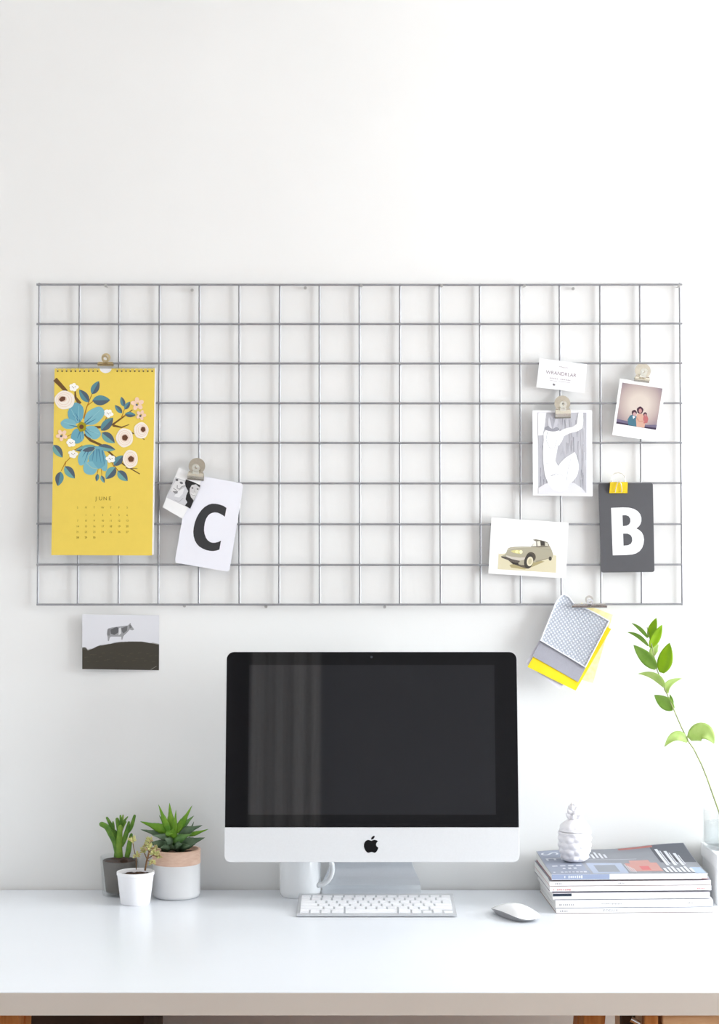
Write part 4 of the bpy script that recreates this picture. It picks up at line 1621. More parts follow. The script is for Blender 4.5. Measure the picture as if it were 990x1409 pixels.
# --- finger-leaved plant in a glass tumbler
cx, cy = pot_axis(166.8, 0.052)
t = thing('potted_plant', (cx, cy, DESK), 'finger leaved green succulent in a clear glass tumbler, leftmost of three plants', 'plant', 'potted succulents on the desk')
z = DESK
b = MB()
R0, R1, HG = 0.0318, 0.0365, 0.0720
prof = [(0, z), (R0 - 0.004, z), (R0, z + 0.002), (R0 + 0.0006, z + 0.008), (R1, z + HG), (R1 - 0.0008, z + HG + 0.0008), (R1 - 0.0020, z + HG), (R0 - 0.0012, z + 0.010), (R0 - 0.006, z + 0.0065), (0, z + 0.006)]
b.lathe(prof, cx, cy, GLASS, seg=48)
b.build('glass_tumbler', t, smooth=True)
b = MB()
px_ = cx + 0.0006
prof = [(0, z + 0.0068), (0.0255, z + 0.0068), (0.0262, z + 0.009), (0.0325, z + HG - 0.007), (0.0315, z + HG - 0.007), (0.030, z + HG - 0.012), (0, z + HG - 0.012)]
b.lathe(prof, px_, cy, POTD, seg=40)
b.build('inner_pot', t, smooth=True)
soil_disc(t, px_, cy, 0.0306, z + HG - 0.0105, 4)
LG = leaf_mat('finger_leaf_green', (120, 164, 58), (86, 134, 50), trans=0.25, nscale=90, rough=0.35)
LGB = leaf_mat('finger_leaf_bright', (146, 182, 66), (112, 158, 50), trans=0.2, nscale=90, rough=0.35)


def pl(x, y, dy, sc=8.81, x0=110, y0=1100, off=0.052):
    q = pix(x / sc + x0, y / sc + y0, off + dy)
    return q


def PX(sc):
    return (3.15 / F) / sc


u = PX(8.81)
for pts, m in ((([(480, 700), 46], [(474, 600), 42], [(478, 500), 38], [(484, 400), 33], [(492, 330), 26]), LGB),
               (([(452, 640), 34], [(425, 520), 36], [(375, 420), 36], [(325, 335), 34], [(262, 300), 31]), LG),
               (([(440, 470), 22], [(410, 390), 26], [(370, 300), 24], [(328, 222), 14]), LG),
               (([(410, 360), 16], [(405, 310), 16], [(402, 272), 9]), LG),
               (([(480, 430), 24], [(468, 330), 28], [(452, 240), 22]), LG),
               (([(490, 400), 22], [(498, 290), 20], [(492, 196), 11]), LG),
               (([(498, 360), 18], [(512, 270), 17], [(524, 192), 9]), LGB),
               (([(500, 330), 15], [(540, 260), 14], [(580, 210), 7]), LG),
               (([(500, 390), 16], [(525, 320), 18], [(556, 272), 12]), LGB),
               (([(500, 560), 30], [(540, 480), 32], [(572, 380), 28], [(594, 276), 14]), LG),
               (([(572, 400), 24], [(612, 350), 26], [(640, 280), 23], [(664, 198), 16]), LG),
               (([(570, 700), 30], [(590, 610), 34], [(608, 500), 28], [(625, 425), 18]), LG),
               (([(430, 700), 20], [(450, 560), 26], [(446, 440), 22], [(430, 380), 14]), LG)):
    rnd = random.Random(pts[0][0][0] + pts[-1][0][0])
    dys = rnd.uniform(-0.008, 0.014)
    stalk(t, [(pl(q[0], q[1], 0.004 + dys * i / (len(pts) - 1)), r * u) for i, (q, r) in enumerate(pts)], 'finger_leaf', m, flat=0.8)

# --- little sedum in a white pot
cx, cy = pot_axis(188.2, 0.128)
t = thing('potted_plant', (cx, cy, DESK), 'tiny yellow green sedum in a small plain white pot, foremost of three plants', 'plant', 'potted succulents on the desk')
b = MB()
R0, R1, HP = 0.0268, 0.0340, 0.0580
prof = [(0, z), (R0 - 0.002, z), (R0, z + 0.002), (R1 - 0.0012, z + HP - 0.006), (R1, z + HP - 0.005), (R1, z + HP), (R1 - 0.0018, z + HP + 0.0006), (R1 - 0.0028, z + HP - 0.001), (R1 - 0.0050, z + HP - 0.014), (0, z + HP - 0.014)]
b.lathe(prof, cx, cy, POTW, seg=56)
b.build('pot', t, smooth=True)
soil_disc(t, cx, cy, R1 - 0.0042, z + HP - 0.0070, 9)
SE1 = leaf_mat('sedum_leaf', (228, 224, 160), (206, 208, 132), trans=0.3, nscale=300)
SE2 = leaf_mat('sedum_leaf_blush', (226, 186, 154), (212, 200, 140), trans=0.3, nscale=300)
SES = mat('sedum_stem', (122, 88, 58), rough=0.7, rgb2=(150, 118, 80), nscale=100)
u = PX(8.81)
heads = [(640, 505, 58, 0.128), (685, 680, 46, 0.132), (855, 590, 62, 0.134), (850, 500, 48, 0.120), (775, 625, 50, 0.122), (905, 655, 56, 0.140), (955, 690, 46, 0.126), (880, 770, 40, 0.146),
         (800, 560, 42, 0.112), (920, 600, 40, 0.116)]
rnd = random.Random(11)
for (pts, r) in (([(684, 850, .13), (682, 760, .131), (684, 690, .132)], 5), ([(684, 720, .131), (655, 600, .128), (642, 520, .128)], 5), ([(790, 860, .128), (812, 740, .130), (850, 610, .134)], 11),
                 ([(815, 730, .13), (780, 640, .122)], 6), ([(830, 680, .13), (848, 560, .122), (850, 510, .12)], 6), ([(820, 720, .13), (900, 670, .14)], 6), ([(880, 680, .138), (955, 695, .127)], 5),
                 ([(815, 740, .13), (880, 760, .145)], 6), ([(840, 640, .13), (800, 570, .112)], 5), ([(845, 640, .13), (915, 610, .117)], 5)):
    b = MB()
    b.tube([pix(x / 8.81 + 110, y / 8.81 + 1100, o_) for x, y, o_ in pts], r * u, SES, seg=8)
    b.build('stem', t, smooth='all')
for (x, y, r, o_) in heads:
    c0_ = pix(x / 8.81 + 110, y / 8.81 + 1100, o_)
    b = MB()
    for k in range(20):
        ph = rnd.uniform(0, 6.28)
        el = rnd.uniform(-0.5, 1.35)
        d = Vector((math.cos(ph) * math.cos(el), math.sin(ph) * math.cos(el), math.sin(el)))
        L_ = r * u * rnd.uniform(0.8, 1.35)
        b.tube([c0_ + d * L_ * s for s in (0.02, 0.3, 0.6, 0.85, 1.0)], [q * u for q in (4, 9.5, 11, 7.5, 1.5)], (SE1, SE1, SE2)[k % 3], seg=6, flat=0.7)
    b.build('leaf_rosette', t, smooth='all')

# --- spiky rosette in a two-tone pot
cx, cy = pot_axis(244.4, 0.064)
t = thing('potted_plant', (cx, cy, DESK), 'spiky green rosette plant in a white pot with a pink clay rim', 'plant', 'potted succulents on the desk')
b = MB()
RP, HP = 0.0440, 0.0880
prof = [(0, z + 0.001), (RP - 0.005, z), (RP - 0.001, z + 0.003), (RP, z + 0.007), (RP, z + HP - 0.026)]
b.lathe(prof, cx, cy, POTG, seg=64)
b.build('pot', t, smooth=True)
b = MB()
prof = [(RP, z + HP - 0.026), (RP + 0.0003, z + HP - 0.0255), (RP + 0.0003, z + HP - 0.001), (RP - 0.001, z + HP), (RP - 0.0035, z + HP), (RP - 0.0045, z + HP - 0.002), (RP - 0.0048, z + 0.05), (0, z + 0.05)]
b.lathe(prof, cx, cy, CLAY, seg=64)
b.build('clay_rim', t, smooth=True)
soil_disc(t, cx, cy, RP - 0.0049, z + HP - 0.009, 13)
A1 = leaf_mat('aloe_bright', (150, 196, 62), (112, 170, 48), trans=0.3, nscale=60)
A2 = leaf_mat('aloe_mid', (118, 160, 80), (92, 138, 70), trans=0.2, nscale=60)
A3 = leaf_mat('aloe_dark', (106, 130, 98), (82, 108, 80), trans=0.1, nscale=70)
A4 = leaf_mat('aloe_pale', (128, 150, 122), (102, 130, 100), trans=0.10, nscale=70)
u = (3.137 / F) / 8.25


def blade(t, bx, by, tx, ty, w_, m, d0, d1, sag=0.0, teeth=True):
    """A fleshy toothed blade from base to tip: pixel positions in the crop, depths d0 -> d1 in front of the wall."""
    A, B_ = pix(bx / 8.25 + 180, by / 8.25 + 1090, d0), pix(tx / 8.25 + 180, ty / 8.25 + 1090, d1)
    ax_ = B_ - A
    L_ = ax_.length
    ax_.normalize()
    side = ax_.cross(Vector((0, -1, 0.35))).normalized()
    nr = side.cross(ax_).normalized()
    hw = w_ * 1.15 * u / 2
    vv, ff = [], []
    n_ = 16
    for i in range(n_ + 1):
        s = i / n_
        wd = hw * (0.62 + 0.38 * math.sin(math.pi * min(1, s * 1.5))) * (1 - s ** 2.6) + 0.0002
        if teeth and 0 < i < n_ and i % 2:
            wd *= 1.07
        th = wd * 0.42
        c = A + ax_ * (L_ * s) + nr * (sag * L_ * math.sin(math.pi * s)) 
        for (p_, q_) in ((-1, 0.25), (-0.5, -0.55), (0, -0.85), (0.5, -0.55), (1, 0.25), (0.45, 0.05), (0, -0.05), (-0.45, 0.05)):
            vv.append(c + side * (p_ * wd) - nr * (q_ * th))
    for i in range(n_):
        for k in range(8):
            k2 = (k + 1) % 8
            ff.append((i * 8 + k, i * 8 + k2, (i + 1) * 8 + k2, (i + 1) * 8 + k))
    ff.append(tuple(range(8)))
    ff.append(tuple(range((n_ + 1) * 8 - 1, n_ * 8 - 1, -1)))
    b = MB()
    b.mesh(vv, ff, m)
    return b.build('leaf', t, smooth='all')


C0 = 0.064
for (bx, by, tx, ty, w_, m, d0, d1, sag) in (
        (470, 500, 440, 122, 92, A1, C0, C0 - .012, 0), (440, 470, 315, 140, 66, A1, C0 + .004, C0, 0.02), (495, 480, 514, 200, 46, A1, C0 + .006, C0 + .010, 0),
        (515, 460, 697, 152, 66, A1, C0 + .002, C0 - .006, -0.03), (545, 420, 718, 268, 60, A2, C0 - .004, C0 - .020, 0.02), (440, 440, 322, 262, 54, A2, C0 - .008, C0 - .022, 0),
        (450, 450, 108, 332, 92, A1, C0, C0 + .004, 0.03), (430, 500, 112, 424, 72, A3, C0 - .006, C0 - .014, 0.03), (440, 520, 245, 490, 70, A4, C0 + .012, C0 + .026, 0.04),
        (540, 470, 815, 376, 84, A3, C0, C0 - .004, 0.03), (650, 500, 718, 335, 34, A3, C0 - .012, C0 - .016, 0), (650, 490, 882, 420, 44, A1, C0 - .014, C0 - .020, -0.05),
        (480, 560, 700, 470, 92, A2, C0 + .018, C0 + .034, 0.05), (560, 610, 842, 516, 112, A3, C0 + .012, C0 + .022, 0.05), (440, 600, 160, 574, 86, A3, C0 + .006, C0 + .016, 0.05),
        (470, 520, 490, 405, 110, A1, C0 + .014, C0 + .034, 0), (470, 580, 385, 520, 90, A4, C0 + .020, C0 + .040, 0), (500, 610, 590, 590, 90, A3, C0 + .020, C0 + .040, 0.05),
        (460, 610, 330, 632, 90, A3, C0 + .018, C0 + .036, 0.06), (560, 620, 690, 612, 70, A3, C0 + .016, C0 + .034, 0.05), (400, 470, 480, 470, 60, A1, C0 + .02, C0 + .03, 0),
        (600, 560, 640, 380, 50, A2, C0 - .012, C0 - .026, 0), (480, 640, 420, 560, 120, A2, C0 + .004, C0 + .030, 0), (490, 640, 560, 560, 120, A3, C0 + .004, C0 + .034, 0),
        (480, 650, 470, 600, 110, A3, C0 + .012, C0 + .038, 0), (520, 650, 700, 570, 100, A3, C0 - .004, C0 + .004, 0), (440, 650, 300, 590, 100, A3, C0 - .004, C0 + .008, 0), (500, 640, 520, 480, 130, A2, C0 - .006, C0 - .010, 0), (480, 500, 570, 300, 60, A1, C0 - .006, C0 - .014, 0)):
    blade(t, bx, by, tx, ty, w_, m, d0, d1, sag)

# ================================================================== MAGAZINES
PG = mat('magazine_pages', (243, 242, 240), rough=0.8, rgb2=(226, 225, 223), nscale=25, stretch=(1, 1, 90))
SPW = mat('glossy_white_cover', (246, 246, 248), rough=0.3, noise=0.01, nscale=30)
YAW = math.radians(2.2)
AX, AY = Vector((math.cos(YAW), math.sin(YAW), 0)), Vector((-math.sin(YAW), math.cos(YAW), 0))
BASE = Vector((wx(765, 0.212), -0.214, DESK))


def magazine(dx, dy, z0, th, L_, D_, label, cov=SPW, top=SPW, text=(), bands=(), under=None, gap=0.0):
    """A closed magazine, spine towards the viewer. dx, dy shift it on the pile."""
    o = BASE + AX * dx + AY * dy + Vector((0, 0, z0 - DESK))

    def q(u_, v_, w_):
        return o + AX * u_ + AY * v_ + Vector((0, 0, w_))
    t = thing('magazine', q(L_ / 2, D_ / 2, 0), label, 'magazine', 'magazines piled on the desk')
    c = 0.0005
    tk = th + gap - 0.0001               # the body is a little thicker than the pressed spine
    sl = 0.012 + gap * 2
    b = MB()
    b.prism([q(0.0, 0.0, 0.0003), q(L_, 0.0, 0.0003), q(L_, 0.0, th - 0.0003), q(0, 0.0, th - 0.0003)], [q(0.0, c, 0), q(L_, c, 0), q(L_, c, th), q(0, c, th)], cov)
    b.prism([q(0, c, th - c), q(L_, c, th - c), q(L_, c, th), q(0, c, th)], [q(0, sl, tk - c), q(L_, sl, tk - c), q(L_, sl, tk), q(0, sl, tk)], top)
    b.prism([q(0, sl, tk - c), q(L_, sl, tk - c), q(L_, sl, tk), q(0, sl, tk)], [q(0, D_, tk - c), q(L_, D_, tk - c), q(L_, D_, tk), q(0, D_, tk)], top)
    b.prism([q(0, c, 0), q(L_, c, 0), q(L_, c, c), q(0, c, c)], [q(0, D_, 0), q(L_, D_, 0), q(L_, D_, c), q(0, D_, c)], under or cov)
    b.build('cover', t)
    b = MB()
    e_ = 0.0006
    for (va, ha), (vb, hb) in (((c * 2, th), (sl, tk)), ((sl, tk), (D_ - 0.001, tk))):
        b.prism([q(e_, va, c * 1.2), q(L_ - e_, va, c * 1.2), q(L_ - e_, va, ha - c * 1.2), q(e_, va, ha - c * 1.2)],
                [q(e_, vb, c * 1.2), q(L_ - e_, vb, c * 1.2), q(L_ - e_, vb, hb - c * 1.2), q(e_, vb, hb - c * 1.2)], PG)
    b.build('pages', t)
    if text or bands:
        b = MB()
        d = 0.0001
        for (u0, u1, w0, w1, m) in bands:
            b.face([q(u0, -d, w0), q(u1, -d, w0), q(u1, -d, w1), q(u0, -d, w1)], m)
        d = 0.00016
        for (s, u_, w_, size, m, sx) in text:
            vs_, fs_ = glyphs(s) if isinstance(s, str) else blur_glyphs(s)
            b.mesh([q(u_ + v[0] * size * sx, -d, w_ + v[1] * size) for v in vs_], fs_, m)
        b.build('spine_print', t, keep=True)
    return t


GT, RT_, DK = ink((176, 174, 176)), ink((206, 140, 140)), ink((72, 66, 76))
NV = ink((52, 60, 74))
zz = DESK
magazine(0.0, 0.0, zz, 0.0088, 0.2790, 0.196, 'bottom magazine of the pile, white spine with small dark spaced letters', top=ink((190, 196, 214)), under=ink((150, 118, 96)),
         text=[(ch, 0.0845 + 0.0058 * i, 0.0048, 0.0062, DK, 1.0) for i, ch in enumerate('VOGUE')] + [(4, 0.014, 0.0042, 0.0052, GT, 1.2)],
         bands=[(0.0, 0.279, 0.0, 0.0009, ink((120, 98, 86)))], gap=0.0009)
zz += 0.0098
magazine(-0.001, 0.001, zz, 0.0127, 0.2800, 0.195, 'second magazine from the bottom of the pile, thick white spine with faint grey print', top=ink((214, 214, 222)),
         text=[(8, 0.020, 0.0052, 0.0050, GT, 1.1), (14, 0.100, 0.0064, 0.0042, GT, 1.0), (4, 0.240, 0.0070, 0.0042, GT, 1.0)], gap=0.0014)
zz += 0.0142
magazine(-0.0055, 0.004, zz, 0.0106, 0.2800, 0.190, 'third magazine from the bottom, white spine with a dark navy block at its left end', top=ink((196, 194, 204)),
         bands=[(0.0002, 0.0335, 0.0052, 0.0102, NV)], gap=0.0028)
zz += 0.0135
magazine(-0.0105, 0.006, zz, 0.0086, 0.2880, 0.188, 'fourth magazine from the bottom, thin white spine with faded red print at its left', top=ink((226, 216, 216)), under=ink((140, 132, 148)),
         text=[(9, 0.022, 0.0030, 0.0048, RT_, 1.2), (6, 0.270, 0.0036, 0.0044, RT_, 0.9)], gap=0.0008)
zz += 0.0095
magazine(-0.0105, 0.008, zz, 0.0080, 0.2880, 0.186, 'fifth magazine from the bottom, thin white spine just under the top one', top=ink((150, 150, 160)), under=ink((226, 196, 196)),
         text=[(4, 0.016, 0.0036, 0.0042, GT, 1.2), (5, 0.130, 0.0036, 0.0040, GT, 1.2)], gap=0.0030)
zz += 0.0111

# top magazine: bowed, its far right corner lifted
o = BASE + AX * (-0.0075) + AY * 0.004 + Vector((0, 0, zz - DESK))
LT, DT, TT = 0.2790, 0.190, 0.0100
CVR = mat('magazine_cover_grey', (128, 132, 142), rough=0.28, noise=0.12, nscale=18)


def tsurf(u_, v_, lay=0.0, k=1.0):
    u_, v_ = max(0.0, u_), max(0.0, v_)
    rise = (v_ ** 1.7) * (0.0075 + 0.0135 * u_ ** 1.5) + 0.0028 * math.sin(math.pi * u_) * math.sin(math.pi * min(1, v_ * 1.2)) * 0.5
    wob = 0.0016 * v_ * math.sin(u_ * 9.0)
    return o + AX * (u_ * LT) + AY * (v_ * DT) + Vector((0, 0, TT + rise * k + wob * k + lay))


t = thing('magazine', o, 'top magazine of the pile with a grey blue printed cover and lifted far edge', 'magazine', 'magazines piled on the desk')
b = MB()
b.grid(lambda u_, v_: tsurf(u_, v_, 0.0), 30, 16, CVR, thick=lambda u_, v_: (0, 0, -0.0005))
b.build('cover', t, smooth=True)
b = MB()
b.grid(lambda u_, v_: tsurf(u_ * 0.994 + 0.003, v_ * 0.985 + 0.004, -0.0007), 30, 16, PG,
       thick=lambda u_, v_: tsurf(u_ * 0.994 + 0.003, v_ * 0.985 + 0.004, -TT + 0.0009, 0.15) - tsurf(u_ * 0.994 + 0.003, v_ * 0.985 + 0.004, -0.0007))
b.build('pages', t, smooth=True)
b = MB()
b.grid(lambda u_, v_: tsurf(u_, v_, -TT + 0.0006, 0.12), 30, 16, ink((176, 112, 112)), thick=lambda u_, v_: (0, 0, -0.0004))
b.build('back_cover', t, smooth=True)
b = MB()
sp0, sp1 = 0.0, LT
S0 = [o + AX * a_ + Vector((0, 0, h_)) for a_, h_ in ((0, 0.0002), (LT * 0.955, 0.0002), (LT, TT), (0, TT))]
b.prism([p_ - AY * 0.0005 for p_ in S0], [p_ - AY * 0.0000 for p_ in S0], SPW)
b.build('spine', t)


class Cover:
    def __init__(self):
        self.mb, self.d = MB(), 0.00012

    def quad(self, u0, u1, v0, v1, m, n=6):
        for i in range(n):
            for j in range(n):
                a0_, a1_ = u0 + (u1 - u0) * i / n, u0 + (u1 - u0) * (i + 1) / n
                c0_, c1_ = v0 + (v1 - v0) * j / n, v0 + (v1 - v0) * (j + 1) / n
                self.mb.face([tsurf(a0_, c0_, self.d), tsurf(a1_, c0_, self.d), tsurf(a1_, c1_, self.d), tsurf(a0_, c1_, self.d)], m)
        self.d += 0.00002

    def text(self, s, u_, v_, size, m, rot=0):
        vs_, fs_ = glyphs(s) if isinstance(s, str) else blur_glyphs(s)
        r = math.radians(rot)
        self.mb.mesh([tsurf(u_ + rot2(v[0], v[1], r)[0] * size / LT, v_ + rot2(v[0], v[1], r)[1] * size / DT, self.d) for v in vs_], fs_, m)
        self.d += 0.00002


cv = Cover()
LBL, WHT2, SAL = ink((142, 151, 172)), ink((214, 217, 224)), ink((190, 144, 138))
DG, MG, BG = ink((96, 99, 108)), ink((142, 147, 156)), ink((166, 176, 196))
cv.quad(0.005, 0.245, 0.01, 0.985, ink((148, 155, 173)))
cv.quad(0.005, 0.255, 0.02, 0.16, LBL)
cv.quad(0.76, 0.995, 0.42, 0.985, DG)
cv.quad(0.27, 0.50, 0.02, 0.44, BG)
cv.quad(0.31, 0.45, 0.08, 0.36, MG)
cv.quad(0.52, 0.73, 0.10, 0.42, SAL)
cv.quad(0.56, 0.69, 0.42, 0.52, SAL)
cv.quad(0.60, 0.66, 0.15, 0.30, ink((196, 110, 112)))
cv.quad(0.92, 0.99, 0.015, 0.24, ink((168, 186, 210)))
cv.quad(0.55, 0.78, 0.93, 0.985, ink((176, 116, 112)))
cv.quad(0.86, 0.92, 0.45, 0.60, ink((84, 84, 92)))
for i, (ch, v_) in enumerate((('S', 0.86), ('E', 0.64))):
    cv.text(ch, 0.07 + 0.01 * i, v_, 0.046, WHT2, rot=-90)
for i in range(4):
    cv.quad(0.04 + 0.052 * i, 0.075 + 0.052 * i, 0.33, 0.37, WHT2, 2)
cv.text(9, 0.13, 0.085, 0.011, WHT2)
cv.text(3, 0.15, 0.24, 0.016, WHT2)
for i in range(6):
    cv.quad(0.285 + 0.028 * i, 0.30 + 0.028 * i, 0.62 + 0.03 * (i % 2), 0.88 - 0.04 * (i % 3), WHT2, 2)
cv.quad(0.27, 0.62, 0.565, 0.575, WHT2, 3)
for i in range(3):
    cv.quad(0.78 + 0.05 * i, 0.80 + 0.05 * i, 0.30, 0.86 - 0.08 * i, WHT2, 3)
    cv.quad(0.805 + 0.05 * i, 0.812 + 0.05 * i, 0.34, 0.80 - 0.08 * i, WHT2, 3)
for i in range(7):
    cv.quad(0.74 + 0.028 * i, 0.758 + 0.028 * i, 0.04, 0.20 + 0.03 * (i % 3), WHT2, 2)
for i in range(4):
    cv.quad(0.51 + 0.012 * i, 0.515 + 0.012 * i, 0.04, 0.36 - 0.05 * i, WHT2, 2)
cv.mb.build('cover_print', t, keep=True)
b = MB()
for (u0, u1, w0, w1, m) in ((0.0, 0.37, 0.0032, TT - 0.0002, ink((150, 161, 188))),):
    b.face([o + AX * (LT * u0) - AY * 0.0007 + Vector((0, 0, w0 - 0.0024)), o + AX * (LT * u1) - AY * 0.0007 + Vector((0, 0, w0 - 0.0024)),
            o + AX * (LT * u1) - AY * 0.0007 + Vector((0, 0, w1)), o + AX * (LT * u0) - AY * 0.0007 + Vector((0, 0, w1))], m)
vs_, fs_ = blur_glyphs(9)
b.mesh([o + AX * (LT * 0.14 + v[0] * 0.006) - AY * 0.0008 + Vector((0, 0, 0.0054 + v[1] * 0.0075)) for v in vs_], fs_, WHT2)
b.build('spine_print', t, keep=True)

# ================================================================== PINEAPPLE JAR
pcx = (789.8 - 495) / F * 3.095
pcy = -0.105
pu, pv = ((Vector((pcx, pcy, 0)) - o).dot(AX)) / LT, ((Vector((pcx, pcy, 0)) - o).dot(AY)) / DT
pz = max(tsurf(pu + a_ / LT, pv + c_ / DT).z for a_ in (-0.015, 0, 0.015) for c_ in (-0.015, 0, 0.015)) + 0.0003
t = thing('pineapple_jar', (pcx, pcy, pz), 'white ceramic pineapple jar with a lid, standing on the top magazine', 'jar')
RB = 0.0308


def bumps(th, zz_):
    h = (zz_ - pz) / 0.0115
    k = 9
    a_ = th * k / (2 * math.pi)
    r_ = math.floor(h)
    fx = (a_ + 0.5 * (r_ % 2)) % 1.0 - 0.5
    fz = h - r_ - 0.5
    d = math.sqrt((fx * 1.9) ** 2 + (fz * 1.9) ** 2)
    return 0.0021 * max(0, 1 - d ** 2) + 0.0008 * math.exp(-(d / 0.3) ** 2)


def body_r(h):
    """radius of the plain form at height h (0 .. 0.077)"""
    pts = [(0.0, 0.0195), (0.004, 0.0225), (0.012, 0.0258), (0.022, 0.0280), (0.034, 0.0290), (0.046, 0.0288), (0.0535, 0.0280), (0.060, 0.0262), (0.066, 0.0228), (0.071, 0.0180), (0.0745, 0.0115), (0.0765, 0.0060), (0.077, 0.0)]
    for (h0, r0), (h1, r1) in zip(pts, pts[1:]):
        if h <= h1:
            return r0 + (r1 - r0) * (h - h0) / (h1 - h0)
    return 0


b = MB()
HS = 0.0530
prof = [(0, pz)] + [(body_r(HS * k / 40), pz + HS * k / 40) for k in range(41)] + [(0.026, pz + HS), (0.025, pz + HS - 0.004), (0.0, pz + 0.006)]
b.lathe(prof, pcx, pcy, CERAMB, seg=108, fn=lambda th, z_: bumps(th, z_) * min(1.0, (z_ - pz) / 0.004) if z_ < pz + HS - 0.0008 else 0)
b.build('body', t, smooth='all')
b = MB()
prof = [(0, pz + HS + 0.0006), (0.0274, pz + HS + 0.0006)] + [(body_r(HS + 0.0012 + (0.0768 - HS - 0.0012) * k / 20), pz + HS + 0.0012 + (0.0768 - HS - 0.0012) * k / 20) for k in range(21)] + [(0, pz + 0.077)]
b.lathe(prof, pcx, pcy, CERAMB, seg=108, fn=lambda th, z_: bumps(th, z_) * (0.8 if z_ < pz + 0.07 else 0.3) if z_ > pz + HS + 0.0008 else 0)
b.build('lid', t, smooth='all')
for tier, (n_, zb_, r_, L_, tilt) in enumerate(((7, 0.0752, 0.009, 0.0150, 1.02), (6, 0.0815, 0.008, 0.0150, 0.86), (6, 0.0875, 0.006, 0.0140, 0.62), (4, 0.0920, 0.004, 0.0125, 0.30))):
    for k in range(n_):
        an = 2 * math.pi * k / n_ + tier * 0.5
        d = Vector((math.cos(an), math.sin(an), 0))
        pts, rad = [], []
        for s in (0, 0.25, 0.5, 0.75, 0.92, 1.0):
            pts.append(Vector((pcx, pcy, pz + zb_)) + d * (r_ * 0.4 + L_ * math.sin(tilt) * s) + Vector((0, 0, L_ * math.cos(tilt) * s + 0.002 * s * s)))
            rad.append(0.0062 * (0.75 + 0.5 * s - 1.2 * s ** 3) if s < 1 else 0.0003)
        b = MB()
        b.tube(pts, rad, CERAMB, seg=8, flat=0.5)
        b.build('crown_leaf', t, smooth='all')
b = MB()
b.lathe([(0, pz + 0.0768), (0.0075, pz + 0.0768), (0.006, pz + 0.085), (0.003, pz + 0.093), (0, pz + 0.096)], pcx, pcy, CERAMB, seg=20)
b.build('crown_core', t, smooth='all')

# ================================================================== BOX, VASE AND BRANCH AT THE RIGHT EDGE
bx0 = wx(983, 0.19) + 0.012
BZ = 0.0915
t = thing('white_box', (bx0 + 0.11, -0.085, DESK), 'plain white lidded box right of the magazines, under the glass vase', 'box')
b = MB()
b.box((bx0 + 0.002, -0.150, DESK), (bx0 + 0.218, -0.012, DESK + BZ - 0.012), BOXW)
b.build('body', t, bevel=0.0015)
b = MB()
b.box((bx0, -0.152, DESK + BZ - 0.026), (bx0 + 0.22, -0.010, DESK + BZ), BOXW)
b.build('lid', t, bevel=0.0015)
vz = DESK + BZ
vr = 0.047
vx, vy = wx(967.6, 0.075) + vr, -0.075
t = thing('glass_vase', (vx, vy, vz), 'clear glass tumbler vase with water on the white box at the right edge', 'vase')
b = MB()
prof = [(0, vz), (vr - 0.002, vz), (vr, vz + 0.002), (vr, vz + 0.070), (vr - 0.001, vz + 0.071), (vr - 0.002, vz + 0.070), (vr - 0.0024, vz + 0.010), (vr - 0.006, vz + 0.0075), (0, vz + 0.007)]
b.lathe(prof, vx, vy, GLASS, seg=48)
b.build('glass', t, smooth=True)
b = MB()
prof = [(0, vz + 0.0072), (vr - 0.0062, vz + 0.0077), (vr - 0.0027, vz + 0.0102), (vr - 0.0025, vz + 0.046), (0, vz + 0.046)]
b.lathe(prof, vx, vy, WATER, seg=48)
b.build('water', t, smooth=True)

STEM = mat('pale_green_stem', (166, 176, 110), rough=0.5, rgb2=(140, 150, 104), nscale=60)
SO = 0.076
path = [(891, 863), (893, 872), (898, 890), (901, 905), (905, 922), (910, 936), (919, 956), (928, 977), (938, 1000), (948, 1020.5), (955, 1030), (966, 1052), (974, 1072), (981, 1092), (990, 1117), (997, 1140)]
t = thing('leafy_branch', pix(997, 1140, SO), 'slender leafy green branch leaning left out of the glass vase', 'branch')
b = MB()
P_ = [pix(x, y, SO + 0.004 * math.sin(i)) for i, (x, y) in enumerate(path)] + [Vector((vx + 0.012, vy, vz + 0.012))]
b.tube(P_, [0.0008 + 0.0009 * i / len(P_) for i in range(len(P_))], STEM, seg=8)
b.build('stem', t, smooth='all')
LF1 = leaf_mat('branch_leaf_green', (170, 204, 44), (150, 190, 36), trans=0.5, nscale=40, rough=0.35)
LF2 = leaf_mat('branch_leaf_mid', (164, 198, 104), (142, 182, 78), trans=0.5, nscale=40, rough=0.35)
LF3 = leaf_mat('branch_leaf_pale', (212, 230, 160), (194, 218, 134), trans=0.5, nscale=40, rough=0.4)


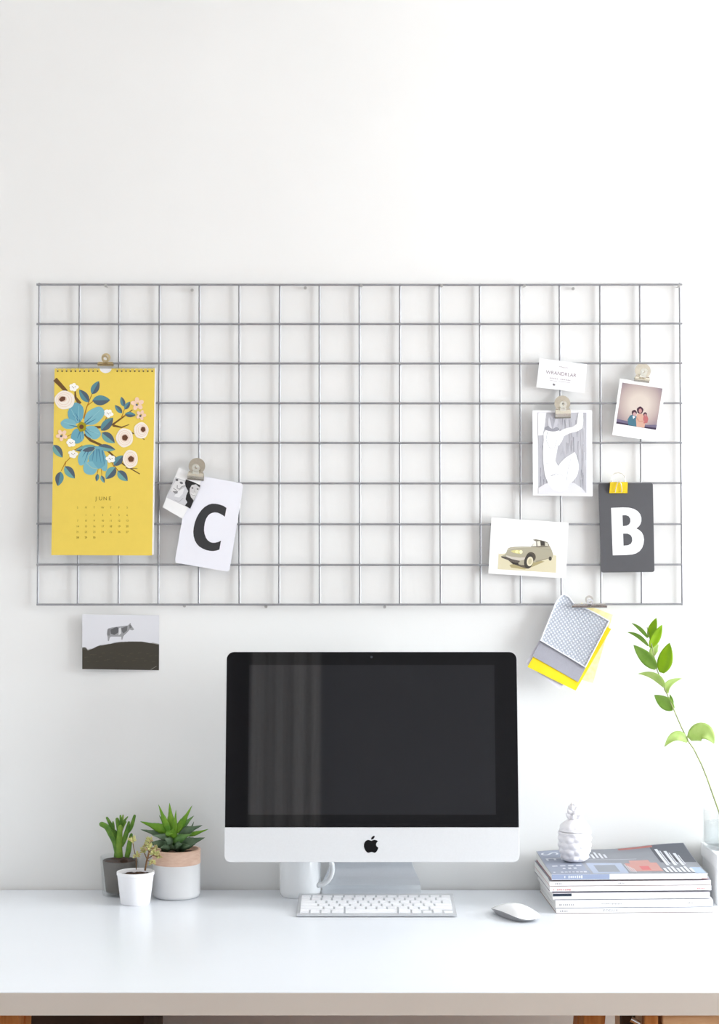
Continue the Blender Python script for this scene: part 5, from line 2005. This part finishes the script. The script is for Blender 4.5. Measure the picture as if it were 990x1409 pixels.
def branch_leaf(pts, wd, m, sc, x0, y0, tilt=0.35, d=(0.0, 0.0, 0.0)):
    """pts: base, (mid,) tip in crop pixels; wd in crop pixels; tilt: how far the blade is turned about its midrib."""
    Q = [pix(p_[0] / sc + x0, p_[1] / sc + y0, SO + dd_) for p_, dd_ in zip(pts, d)]
    if len(Q) == 2:
        Q = [Q[0], (Q[0] + Q[1]) / 2, Q[1]]
    hw = wd / sc * (3.12 / F) / 2

    def mid(s):
        return Q[0] * (1 - s) ** 2 + (Q[1] * 2 - (Q[0] + Q[2]) * 0.5) * 2 * s * (1 - s) + Q[2] * s * s
    def fn(u_, v_):
        s = u_
        tg = (mid(min(1, s + 0.02)) - mid(max(0, s - 0.02))).normalized()
        sd = tg.cross(Vector((0, -1, 0))).normalized()
        nr = sd.cross(tg).normalized()
        wl = hw * max(0.02, math.sin(math.pi * (0.04 + 0.96 * s) ** 0.82) ** 0.8) if s < 1 else hw * 0.01
        c = (v_ - 0.5) * 2
        return mid(s) + sd * (c * wl * math.cos(tilt)) + nr * (abs(c) * wl * 0.22 + c * wl * math.sin(tilt))
    b = MB()
    b.grid(fn, 14, 6, m, thick=lambda u_, v_: (0, 0.00035, 0))
    return b.build('leaf', t, smooth='all')


A_ = (7.07, 850, 840)
for pts, wd, m, tl in (([(308, 262), (380, 72)], 84, LF1, 0.3), ([(322, 362), (436, 138)], 104, LF1, -0.3), ([(430, 606), (508, 314)], 146, LF1, 0.25), ([(380, 566), (158, 336)], 126, LF2, 0.3),
                       ([(296, 266), (222, 180), (138, 122)], 44, LF2, 0.6), ([(302, 346), (205, 252), (98, 212)], 48, LF2, 0.6), ([(362, 442), (355, 385), (405, 330)], 84, LF3, 0.2),
                       ([(456, 746), (360, 640), (200, 616)], 84, LF3, 0.5), ([(492, 806), (500, 715), (632, 660)], 70, LF3, 0.4), ([(546, 962), (360, 822)], 126, LF2, 0.2), ([(538, 930), (512, 815)], 40, LF2, 0.3)):
    branch_leaf(pts, wd, m, *A_, tilt=tl, d=(0.002, 0.008, 0.012) if m is LF1 else (0.0, -0.006, -0.010))
B_ = (5.87, 880, 960)
branch_leaf([(404, 332), (520, 275), (606, 374)], 150, LF3, *B_, tilt=0.2, d=(0.002, 0.012, 0.020))
branch_leaf([(392, 356), (300, 308), (204, 398)], 84, LF3, *B_, tilt=-0.4, d=(0.002, 0.010, 0.014))
